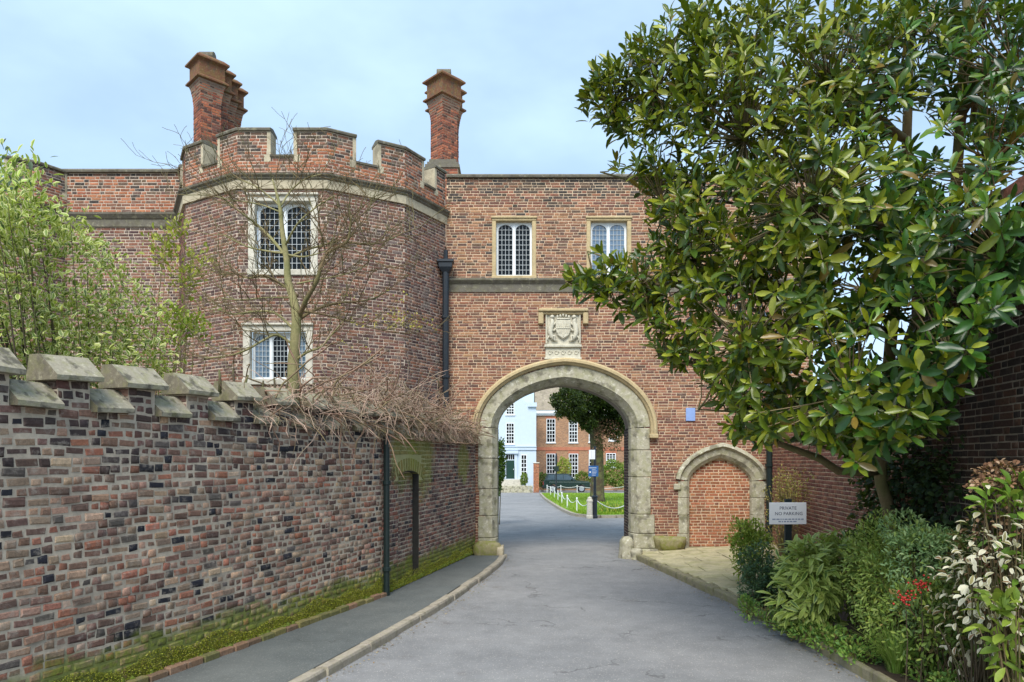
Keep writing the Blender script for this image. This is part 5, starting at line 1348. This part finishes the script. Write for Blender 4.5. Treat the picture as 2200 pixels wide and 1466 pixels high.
def sash(parent, F, s0, s1, z0, z1, nx, nz, gl='glass_dark'):
    w = MB(); fr = .07; cells = []
    cw, chh = (s1 - s0 - 2 * fr), (z1 - z0 - 2 * fr)
    w.fbox(F, s0, s0 + fr, z0, z1, -.02, .03); w.fbox(F, s1 - fr, s1, z0, z1, -.02, .03); w.fbox(F, s0 + fr, s1 - fr, z0, z0 + fr, -.02, .03); w.fbox(F, s0 + fr, s1 - fr, z1 - fr, z1, -.02, .03)
    wo = w.build('window', M['white'], parent)
    g = MB(); g.fbox(F, s0 + fr, s1 - fr, z0 + fr, z1 - fr, -.02, .005); g.build('pane', M[gl], wo)
    b = MB()
    for i in range(1, nx): x = s0 + fr + cw * i / nx; b.fbox(F, x - .025, x + .025, z0 + fr, z1 - fr, .005, .022)
    for i in range(1, nz): z = z0 + fr + chh * i / nz; b.fbox(F, s0 + fr, s1 - fr, z - (.04 if i == nz // 2 else .025), z + (.04 if i == nz // 2 else .025), .0055, .0225)
    b.build('glazing_bars', M['white'], wo)
    s = MB(); s.fbox(F, s0 - .08, s1 + .08, z0 - .1, z0, -.02, .10); s.build('sill', M['white'], wo); return wo
HD = 75.0; FB = Face((0, HD), (1, HD))
def hb(u, v, d=HD): q = P(u, v, d); return q.x, q.z
bh = thing('brick_house', 'two-storey brown brick house with white sash windows across the court', 'house', (8, HD, ground_z(HD)))
x0, zt = hb(1150, 888); x1 = 24.0; zg = ground_z(HD) - .2
hw_ = [(1174, 1193, 900, 951), (1222, 1241, 903, 951), (1308, 1327, 900, 947), (1174, 1193, 975, 1027), (1222, 1242, 975, 1027), (1302, 1323, 974, 1004), (1265, 1283, 902, 950), (1265, 1283, 976, 1027), (1356, 1375, 900, 950), (1356, 1375, 975, 1027)]
wrects = []
for a, b, c, d in hw_:
    p, q = hb(a, d), hb(b, c); wrects.append((p[0], q[0], p[1], q[1]))
hol = [[(a + .04, c + .04), (b - .04, c + .04), (b - .04, d - .04), (a + .04, d - .04)] for a, b, c, d in wrects]
mb = MB(); lp = [(x0, zg), (x1, zg), (x1, zt), (x0, zt)]; mb.panel(FB, lp, hol, -6, 0); hwall = mb.build('wall', M['houseb'], bh)
for (a, b, c, d) in wrects: sash(bh, FB, a, b, c, d, 3, 6)
for z in (hb(0, 968)[1],):
    mb = MB(); mb.fbox(FB, x0, x1, z, z + .35, .01, .06); mb.build('brick_band', M['hred'], bh)
for (a, b, c, d) in wrects:
    mb = MB(); mb.fbox(FB, a - .1, b + .1, d, d + .28, .012, .03); mb.build('window_head', M['hred'], bh)
mb = MB(); mb.fbox(FB, x0, x1, zt - .05, zt + .3, -.2, .35); mb.fbox(FB, x0, x1, zt - .25, zt - .05, -.1, .18); mb.build('eaves_cornice', M['white'], bh)
mb = MB(); mb.add([FB.w(x0, zt + .3, .4), FB.w(x1, zt + .3, .4), FB.w(x1 - 3, zt + 4.2, -3.4), FB.w(x0, zt + 4.2, -3.4), FB.w(x0, zt + .3, -6), FB.w(x1, zt + .3, -6)], [(0, 1, 2, 3), (3, 2, 5, 4), (0, 3, 4), (1, 5, 2)]); rfo = mb.build('roof', M['roof_tile'], bh)
mb = MB(); mb.box(9, 10.4, HD + 3, HD + 4, zt + 3.2, zt + 5.4); mb.build('chimney', M['houseb'], rfo)
# white house
WD = 70.0; FWh = Face((0, WD), (1, WD))
def hw2(u, v): q = P(u, v, WD); return q.x, q.z
wh = thing('white_house', 'white rendered house with green front door seen through the arch', 'house', (0, WD, ground_z(WD)))
xr, ztw = hw2(1152, 868); xl = -9.0; zg2 = ground_z(WD) - .2
r2 = []
for a, b, c, d in ((1087, 1105, 866, 891), (1087, 1105, 909, 954), (1119, 1132, 977, 1032)):
    p, q = hw2(a, d), hw2(b, c); r2.append((p[0], q[0], p[1], q[1]))
pd, qd = hw2(1086, 1030), hw2(1107, 976); door = (pd[0], qd[0], pd[1], qd[1])
hol = [[(a + .04, c + .04), (b - .04, c + .04), (b - .04, d - .04), (a + .04, d - .04)] for a, b, c, d in r2 + [door]]
gx = hw2(1110, 0)[0]; zap = hw2(0, 838)[1]
lp = [(xl, zg2), (xr, zg2), (xr, ztw), (hw2(1137, 0)[0], ztw), (hw2(1095, 0)[0], zap), (xl, zap)]
mb = MB(); mb.panel(FWh, lp, hol, -4.8, 0); mb.build('wall', M['house_white'], wh)
for i, (a, b, c, d) in enumerate(r2): sash(wh, FWh, a, b, c, d, 2 if i == 2 else 3, 6 if i else 4)
mb = MB(); mb.fbox(FWh, hw2(1134, 0)[0], xr + .05, ztw - .3, ztw + .12, .002, .25); mb.build('cornice', M['house_white'], wh)
mb = MB(); za = hw2(0, 967)[1]; mb.fbox(FWh, xl, xr + .02, za, za + .3, .002, .12); mb.fbox(FWh, xl, xr + .02, za + .3, za + .38, .002, .2); mb.build('string_course', M['house_white'], wh)
a, b, c, d = door
mb = MB(); mb.fbox(FWh, a + .08, b - .08, c + .05, d - .62, -.15, -.08); do = mb.build('front_door', M['door_green'], wh)
mb = MB()
for i in (0, 1):
    for j in range(3): mb.fbox(FWh, a + .18 + i * .36, a + .46 + i * .36, c + .2 + j * .55, c + .62 + j * .55, -.08, -.06)
mb.build('door_panels', M['door_green'], do)
mb = MB(); mb.fbox(FWh, b - .2, b - .14, c + .95, c + 1.05, -.08, -.02); mb.build('door_knob', M['chain'], do)
mb = MB(); mb.fbox(FWh, a + .08, b - .08, d - .55, d - .06, -.15, -.1); fo = mb.build('fanlight', M['glass_dark'], wh)
mb = MB()
for i in range(1, 4): x = a + .08 + (b - a - .16) * i / 4; mb.fbox(FWh, x - .025, x + .025, d - .55, d - .06, -.1, -.08)
mb.build('fanlight_bars', M['white'], fo)
mb = MB(); mb.fbox(FWh, a - .2, a + .06, c, d + .05, -.02, .12); mb.fbox(FWh, b - .06, b + .2, c, d + .05, -.02, .12); mb.fbox(FWh, a - .3, b + .3, d + .05, d + .35, -.02, .3); mb.build('door_case', M['house_white'], wh)
mb = MB(); mb.fbox(FWh, a - .6, b + .6, zg2, c, .0, .9); mb.build('door_step', M['stone_w'], wh)
# pier and low front wall
PD = 66.0; q0 = P(1146, 1057, PD); q1 = P(1158, 996, PD)
pr_ = thing('gate_pier', 'brick gate pier with stone cap in front of the white house', 'pier', ((q0.x + q1.x) / 2, PD + .25, ground_z(PD)))
FP = Face((q0.x, PD), (q1.x, PD)); mb = MB(); mb.box(q0.x + .01, q1.x - .01, PD + .01, PD + .52, ground_z(PD) - .1, q1.z); pw_ = mb.build('shaft', M['mort_gate'], pr_)
build_bricks(pw_, lay(FP, [[(0, -2), (FP.L, -2), (FP.L, q1.z), (0, q1.z)]], ground_z(PD), q1.z, PAL_INF, course=.09, seed=4), M['house_a'], M['house_o'], 0, .004, .002)
mb = MB(); mb.box(q0.x - .06, q1.x + .06, PD - .06, PD + .58, q1.z + .002, q1.z + .1); mb.build('cap', M['stone_w'], pr_, bevel=.03)
lw = thing('low_front_wall', 'low stone garden wall in front of the white house', 'wall', (-1, PD, ground_z(PD))); r = random.Random(6)
for row in range(2):
    x = -2.4 + row * .3
    while x < q0.x - .1:
        L = min(r.uniform(.5, .9), q0.x - .05 - x); mb = MB()
        if L > .1: mb.box(x + .01, x + L - .01, PD, PD + .3, ground_z(PD) - .05 + row * .36, ground_z(PD) + .30 + row * .36); mb.build('stone', M['arch'], lw, bevel=.04)
        x += L
# lawn with kerb, posts and chains
c_ = [GP(1163, 1062), GP(1172, 1072), GP(1186, 1082), GP(1205, 1094), GP(1225, 1104), GP(1245, 1110), GP(1290, 1113), GP(1345, 1112)]
edge = smooth_path(c_, 4)
def E(i): return edge[max(0, min(len(edge) - 1, i))]
far = [Vector((14, c_[-1].y - 1.0, 0)), Vector((14, 62, 0)), Vector((c_[0].x + .6, 62, 0))]
lawn = MB(); ring = edge + far
tri = tessellate_polygon([[Vector((p.x, p.y, 0)) for p in ring]])
lawn.add([(p.x, p.y, ground_z(p.y) + .09) for p in ring], tri)
lo_ = lawn.build('lawn', M['grass'], fix=False); lo_['kind'] = 'structure'
for i in range(0, len(edge) - 1, 2):
    a, b = edge[i], E(i + 2); n = Vector((b.y - a.y, -(b.x - a.x), 0)).normalized() * -.16
    mb = MB(); mb.hexa([(a.x, a.y, ground_z(a.y) - .05), (b.x, b.y, ground_z(b.y) - .05), (b.x - n.x, b.y - n.y, ground_z(b.y) - .05), (a.x - n.x, a.y - n.y, ground_z(a.y) - .05),
                        (a.x, a.y, ground_z(a.y) + .12), (b.x, b.y, ground_z(b.y) + .12), (b.x - n.x, b.y - n.y, ground_z(b.y) + .12), (a.x - n.x, a.y - n.y, ground_z(a.y) + .12)])
    mb.build('kerb_stone', M['kerb'], lo_)
k = 16000; pts = []
while len(pts) < k:
    x, y = RNG.uniform(1.5, 9), 30 + 30 * RNG.random() ** 1.6
    if in_poly(x, y, [(p.x, p.y) for p in ring]): pts.append((x, y, ground_z(y) + .09))
d = unit_vecs(k) * .5 + np.array([0, 0, 1.0]); o = leaf_mesh('lawn_grass', leaf_arrays(pts, d, unit_vecs(k), RNG.uniform(.06, .14, k), .02), pick_cols([(128, 162, 40, 3), (104, 140, 34, 2), (156, 182, 56, 2), (176, 178, 80, .6)], k), LM['soft'][0], None)
tag(o, 'short bright green grass of the lawn inside the court', 'grass', kind='stuff')
def post(label, p, h, rad, group):
    t = thing('chain_post', label, 'post', (p.x, p.y, ground_z(p.y) + .05), group); z = ground_z(p.y) + .05
    mb = MB(); mb.lathe((p.x, p.y, z), [(rad, 0), (rad, h - .1), (rad * 1.4, h - .09), (rad * 1.4, h - .05), (rad * .6, h)], 8); mb.build('shaft', M['chain'], t); return Vector((p.x, p.y, z + h - .1))
tops = []
posts = [GP(1172, 1060), GP(1179, 1066), GP(1187, 1072), GP(1194, 1080), GP(1202, 1086), GP(1213, 1096), GP(1233, 1105)]
ords = ['farthest', 'second', 'third', 'fourth', 'fifth', 'sixth', 'nearest']
for p, n_ in zip(posts, ords): tops.append(post('%s white chain post along the left edge of the lawn' % n_ if n_ in ('farthest', 'nearest') else '%s white chain post from the far end of the lawn edge' % n_, p + Vector((.15, .15, 0)), .72, .03, 'white chain posts round the lawn'))
ftops = [tops[0]]
for u, n_ in ((1205, 'left-hand'), (1240, 'right-hand')): ftops.append(post('%s white chain post on the far lawn edge before the car' % n_, GP(u, 1061), .72, .03, 'white chain posts round the lawn'))
# bollard and black sign post
bp = GP(1267, 1114); BZ = ground_z(bp.y)
bo = thing('bollard', 'stout white stone bollard at the lawn corner beside the black post', 'bollard', (bp.x, bp.y, BZ))
mb = MB(); mb.lathe((bp.x, bp.y, BZ), [(.15, 0), (.15, .1), (.125, .14), (.12, .68), (.14, .70), (.13, .76), (.10, .80), (.09, .86), (.03, .90)], 14); mb.build('body', M['stone_w'], bo, smooth=False)
sp = GP(1278, 1114)
ps = thing('sign_post', 'black post carrying a white and a blue notice at the lawn corner', 'sign post', (sp.x, sp.y, BZ))
mb = MB(); mb.lathe((sp.x, sp.y, BZ), [(.12, 0), (.12, .1), (.10, .12), (.10, .85), (.13, .87), (.13, .92), (.06, .96), (.05, 3.0)], 12); mb.build('post', M['iron'], ps)
Fs = Face((0, sp.y - .07), (1, sp.y - .07)); sc_ = sp.y / F_PX
def sx(u): return (u - CX) * sc_
def sz(v): return CAM_Z + (HY - v) * sc_
mb = MB(); mb.fbox(Fs, sx(1264), sx(1285), sz(1024), sz(1001), -.02, .01); sb = mb.build('blue_board', mat_plain('sign_blue', C(40, 92, 150), .4, .1), ps)
mb = MB(); mb.fbox(Fs, sx(1265), sx(1281), sz(1006), sz(1005), .01, .013); mb.fbox(Fs, sx(1266), sx(1269), sz(1016), sz(1013), .01, .013)
for j, v in enumerate((1009, 1012, 1015, 1018, 1021)): mb.fbox(Fs, sx(1271), sx(1279 + (j * 7) % 4), sz(v + .6), sz(v), .01, .013)
mb.build('blue_board_print', M['chain'], sb)
mb = MB(); mb.fbox(Fs, sx(1265), sx(1278), sz(987), sz(967), -.02, .01); nb = mb.build('white_board', M['white'], ps)
mb = MB(); mb.fbox(Fs, sx(1270), sx(1270.6), sz(985), sz(969), .01, .013); mb.fbox(Fs, sx(1273.5), sx(1274), sz(985), sz(969), .01, .013); mb.build('white_board_print', M['leadbar'], nb)
# chains
def chain(a, b, sag, label):
    pts = [a.lerp(b, i / 10) - Vector((0, 0, sag * 4 * (i / 10) * (1 - i / 10))) for i in range(11)]
    mb = MB(); mb.tube(pts, .018, 5); tag(mb.build('chain', M['chain'], None, smooth=True), label, 'chain', 'white chains round the lawn')
nm_ = ['at the far end', 'second from the far end', 'third from the far end', 'fourth from the far end', 'fifth from the far end', 'nearest but one to the bollard']
for i in range(6): chain(tops[i], tops[i + 1], .22, 'white chain along the lawn edge, %s' % nm_[i])
chain(tops[6], Vector((bp.x, bp.y - .1, BZ + .74)), .25, 'white chain hanging from the nearest post to the stone bollard')
ep = post('white chain post on the near lawn edge hidden behind the arch jamb', GP(1352, 1111) + Vector((.1, .15, 0)), .72, .03, 'white chain posts round the lawn')
chain(Vector((sp.x + .1, sp.y, BZ + .72)), ep, .3, 'white chain sagging right from the black sign post')
chain(ftops[0], ftops[1], .12, 'white chain on the far lawn edge at the car rear')
chain(ftops[1], ftops[2], .12, 'white chain on the far lawn edge in front of the car')
chain(ftops[2], ftops[2] + Vector((4.4, 0, 0)), .2, 'white chain on the far lawn edge right of the car')
# tree with ivy
tb = GP(1283, 1083); tree = thing('ivy_tree', 'big tree with ivy-clad trunk standing on the court lawn', 'tree', (tb.x, tb.y, ground_z(tb.y)))
z0 = ground_z(tb.y); mb = MB(); pts = [Vector((tb.x, tb.y, z0 - .1)), Vector((tb.x, tb.y, z0 + .4)), Vector((tb.x + .02, tb.y, z0 + 2)), Vector((tb.x - .05, tb.y, z0 + 4)), Vector((tb.x + .1, tb.y, z0 + 7)), Vector((tb.x + .2, tb.y, z0 + 11))]
mb.tube(pts, [.62, .45, .38, .40, .34, .2], 12); mb.build('trunk', M['bark_dark'], tree, smooth=True)
rt = random.Random(8)
for a in range(7):
    q = pts[3 + a % 3]; e = q + Vector((math.cos(a * 1.1) * 3, math.sin(a * 1.1) * 3, rt.uniform(1, 2.6))); mb = MB(); mb.tube([q, q.lerp(e, .5) + Vector((0, 0, .3)), e], [.16, .1, .04], 7); mb.build('limb', M['bark_dark'], tree, smooth=True)
cl = [(P(1222, 868, 40), (1.0, 1.0, .95), 5000), (P(1262, 855, 41), (1.1, 1.2, .9), 5000), (P(1300, 880, 42), (.9, 1, 1.0), 4200), (P(1320, 915, 42), (.7, .8, .9), 2200), (P(1262, 905, 41), (.55, .6, .6), 1800), (P(1310, 845, 41), (1.1, 1.2, 1.0), 5000), (P(1335, 885, 41.5), (.7, .8, .9), 2600), (P(1278, 800, 42), (2.6, 2.4, 1.7), 6000), (P(1240, 700, 42), (2.4, 2.4, 1.6), 2500)]
pp, cc = [], []
for c0, rd, n in cl:
    v = unit_vecs(n); r0 = RNG.uniform(.3, 1, (n, 1)) ** .5; lump = 1 + .25 * np.sin(v[:, :1] * 6) * np.sin(v[:, 2:3] * 5); pp.append(np.array(c0) + v * r0 * lump * np.array(rd)); cc.append(pick_cols([(48, 64, 30, 3), (36, 50, 26, 3), (72, 90, 40, 1.3), (28, 38, 22, 2)], n))
pp = np.concatenate(pp); k = len(pp); leaf_mesh('crown', leaf_arrays(pp, unit_vecs(k) + np.array([0, -.3, .1]), unit_vecs(k) + np.array([0, 0, .6]), RNG.uniform(.08, .17, k), RNG.uniform(.06, .11, k)), np.concatenate(cc), LM['blue'][0], tree)
k = 900; pp = np.array([P(RNG.uniform(1275, 1335), RNG.uniform(900, 970), 41.5 + RNG.uniform(-.6, .6)) for _ in range(k)]); leaf_mesh('dry_ivy', leaf_arrays(pp, unit_vecs(k), unit_vecs(k), RNG.uniform(.08, .15, k), RNG.uniform(.04, .08, k)), pick_cols([(150, 112, 96), (120, 84, 74), (90, 80, 60)], k), LM['dry'][0], tree)
# shrubs in the court
def cbush(name, label, u, v, d, rad, n, L, pal):
    c0 = P(u, v, d); t = thing(name, label, 'shrub', (c0.x, c0.y, ground_z(d))); vv = unit_vecs(n); r0 = RNG.uniform(.3, 1, (n, 1)) ** .5; p = np.array(c0) + vv * r0 * (1 + .22 * np.sin(vv[:, :1] * 7) * np.sin(vv[:, 2:3] * 6)) * np.array(rad)
    p[:, 2] = np.maximum(p[:, 2], ground_z(d) + .02); leaf_mesh('foliage', leaf_arrays(p, unit_vecs(n) + vv, unit_vecs(n) + np.array([0, 0, .6]), RNG.uniform(L * .6, L * 1.2, n), L * .55), pick_cols(pal, n), LM['soft'][0], t)
    mb = MB()
    for i in range(5): mb.tube([Vector((c0.x + (i - 2) * .05, c0.y, ground_z(d) - .02)), c0 + Vector(((i - 2) * rad[0] * .3, 0, 0))], [.02, .01], 5)
    mb.build('stems', M['bark_dark'], t, kind='stuff'); return t
cbush('laurel_bush', 'dark green laurel at the left just inside the arch', 1067, 1000, 25.5, (.30, .5, 1.05), 2600, .10, [(66, 100, 38, 3), (48, 78, 32, 2), (110, 140, 56, 1)])
cbush('garden_hedge', 'bright green rounded hedge right of the tree before the brick house', 1322, 1018, 70, (2.0, 1.0, 1.35), 5000, .16, [(120, 146, 60, 3), (96, 124, 50, 2), (150, 170, 80, 1)])
cbush('garden_hedge', 'pale yellow-green bush between the brick house windows behind the car', 1211, 1008, 72, (.75, .6, 1.2), 2200, .15, [(176, 184, 90, 3), (150, 164, 74, 2)])
cbush('garden_hedge', 'dark low bush behind the rear of the parked car', 1165, 1032, 69, (.5, .5, .75), 1200, .14, [(60, 84, 40), (80, 104, 48)])
cbush('garden_hedge', 'small bush below the narrow window of the white house', 1126, 1030, 68, (.35, .4, .6), 900, .13, [(130, 150, 70), (104, 130, 60)])
cbush('garden_hedge', 'low greenery beneath the windscreen side of the brick house', 1252, 1030, 72, (.9, .5, .8), 1500, .15, [(120, 140, 60), (96, 120, 54)])
k = 700; fl_ = np.array([P(RNG.uniform(1285, 1340), 1100 + RNG.uniform(-10, 6), 31.5 + RNG.uniform(-.6, 1.2)) for _ in range(k)]); fl_[:, 2] = ground_z(32) + .1 + RNG.uniform(0, .22, k)
t = thing('daffodil_clump', 'clump of leafy spring flowers on the lawn beside the black post', 'flowers', (5.2, 31.8, ground_z(31.8) + .09)); leaf_mesh('foliage', leaf_arrays(fl_, unit_vecs(k) * .5 + np.array([0, 0, 1.0]), unit_vecs(k), RNG.uniform(.15, .3, k), .03), pick_cols([(96, 140, 60), (120, 156, 70), (200, 196, 90)], k), LM['soft'][0], t)
# slim sign pole by the drive
sp2 = P(1195, 1060, 60); t = thing('sign_pole', 'slim dark pole with a small plate standing before the parked car', 'sign post', (sp2.x, 60, ground_z(60)))
mb = MB(); mb.lathe((sp2.x, 60, ground_z(60)), [(.07, 0), (.06, 2.6), (.10, 2.62), (.10, 3.3), (.02, 3.6)], 8); mb.build('pole', M['iron'], t)
mb = MB(); mb.box(sp2.x - .22, sp2.x + .22, 59.88, 59.92, ground_z(60) + 2.0, ground_z(60) + 2.45); mb.build('plate', M['irongreen'], t)
# dark green estate car
CD = 66.5; cz = ground_z(CD); xa = P(1168, 0, CD).x; CL = 4.45
car = thing('parked_car', 'dark green boxy estate car parked across the court', 'car', (xa + CL / 2, CD + .9, cz))
paint = mat_plain('car_paint', C(15, 38, 40), .22, .05, 4); paint.node_tree.nodes['Principled BSDF'].inputs['Coat Weight'].default_value = .6
rub = mat_plain('tyre_rubber', C(26, 26, 28), .8); silver = mat_plain('alloy', C(190, 194, 198), .3, .05, 6, 0, .8)
FC = Face((xa, CD), (xa + 1, CD))
def body(prof, y0, y1, inset=0):
    return [[(xa + x, y0 if k else y1, cz + z) for x, z in prof] for k in (1, 0)]
def warch(cx, r, n=8): return [(cx + r * math.cos(math.pi * i / n), .36 + r * math.sin(math.pi * i / n)) for i in range(n + 1)][::-1]
prof = [(.02, .55), (.0, .98), (.06, 1.12), (.10, 1.16), (3.12, 1.16), (4.25, 1.06), (4.40, .98), (4.44, .60), (4.40, .36)] + warch(3.62, .42)[::-1] + warch(.86, .42)[::-1] + [(.06, .36)]
mb = MB()
def loft(prof, ys):
    rings = []
    for y, k in ys: rings.append([(xa + 2.2 + (x - 2.2) * k, CD + y, cz + .75 + (z - .75) * (1 - (1 - k) * .5)) for x, z in prof])
    return rings
rings_ = loft(prof, ((0, .985), (.06, 1), (1.74, 1), (1.80, .985)))
m_ = len(prof); vs = [p for r_ in rings_ for p in r_]; fs = [(i * m_ + k, i * m_ + (k + 1) % m_, (i + 1) * m_ + (k + 1) % m_, (i + 1) * m_ + k) for i in range(3) for k in range(m_)]
mb.add(vs, fs); t3 = tessellate_polygon([[Vector((x, z, 0)) for x, z in prof]]); mb.add(rings_[0], t3); mb.add(rings_[3], t3)
cb = mb.build('body', paint, car)
gh = [(.12, 1.16), (.34, 1.72), (.42, 1.78), (2.30, 1.78), (2.42, 1.74), (3.10, 1.16)]
mb = MB(); mb.rings([[(xa + x, CD + y_(z), cz + z) for x, z in gh] for y_ in (lambda z: .03 + (z - 1.16) * .22, lambda z: 1.77 - (z - 1.16) * .22)]); cab = mb.build('cabin', paint, car)
for q in ([(.34, 1.22), (.48, 1.66), (1.02, 1.66), (1.02, 1.22)], [(1.10, 1.22), (1.10, 1.66), (1.84, 1.66), (1.84, 1.22)], [(1.92, 1.22), (1.92, 1.66), (2.32, 1.66), (2.86, 1.22)]):
    for near in (1, 0):
        mb = MB(); mb.add([(xa + x, CD + (.03 + (z - 1.16) * .22 - .006 if near else 1.77 - (z - 1.16) * .22 + .006), cz + z) for x, z in q], [(0, 1, 2, 3)]); mb.build('side_window', M['car_glass'], cab, fix=False)
mb = MB(); mb.add([(xa + 2.46, CD + .2, cz + 1.70), (xa + 2.46, CD + 1.6, cz + 1.70), (xa + 3.08, CD + 1.72, cz + 1.2), (xa + 3.08, CD + .08, cz + 1.2)], [(0, 1, 2, 3)]); mb.build('windscreen', M['car_glass'], cab, fix=False)
for cxw in (.86, 3.62):
    for yy in (.02, 1.56):
        t_ = MB(); ax = [Vector((xa + cxw, CD + yy, cz + .36)), Vector((xa + cxw, CD + yy + .22, cz + .36))]; t_.tube(ax, .36, 18); wo = t_.build('wheel', rub, car)
        t_ = MB(); t_.tube([ax[0] - Vector((0, .012, 0)), ax[1] + Vector((0, .012, 0))], .24, 14); t_.build('rim', silver, wo)
for (x0_, x1_, z0_, z1_) in ((-.08, .10, .42, .62), (4.34, 4.52, .42, .62)):
    mb = MB(); mb.box(xa + x0_, xa + x1_, CD + .02, CD + 1.78, cz + z0_, cz + z1_); mb.build('bumper', rub, car, bevel=.03)
for yy in (.12, 1.42):
    mb = MB(); mb.box(xa + 4.40, xa + 4.46, CD + yy, CD + yy + .26, cz + .72, cz + .92); mb.build('headlight', M['glass_sky'], car)
    mb = MB(); mb.box(xa - .02, xa + .03, CD + yy, CD + yy + .2, cz + .7, cz + 1.0); mb.build('tail_light', mat_plain('tail_red', C(150, 30, 30), .3), car)
mb = MB(); mb.box(xa + .5, xa + 4.3, CD - .006, CD + .0, cz + .98, cz + 1.0); mb.build('trim_line', silver, cb)
mb = MB(); mb.box(xa + 2.62, xa + 2.78, CD - .16, CD - .0, cz + 1.2, cz + 1.34); mb.build('door_mirror', paint, car, bevel=.03)
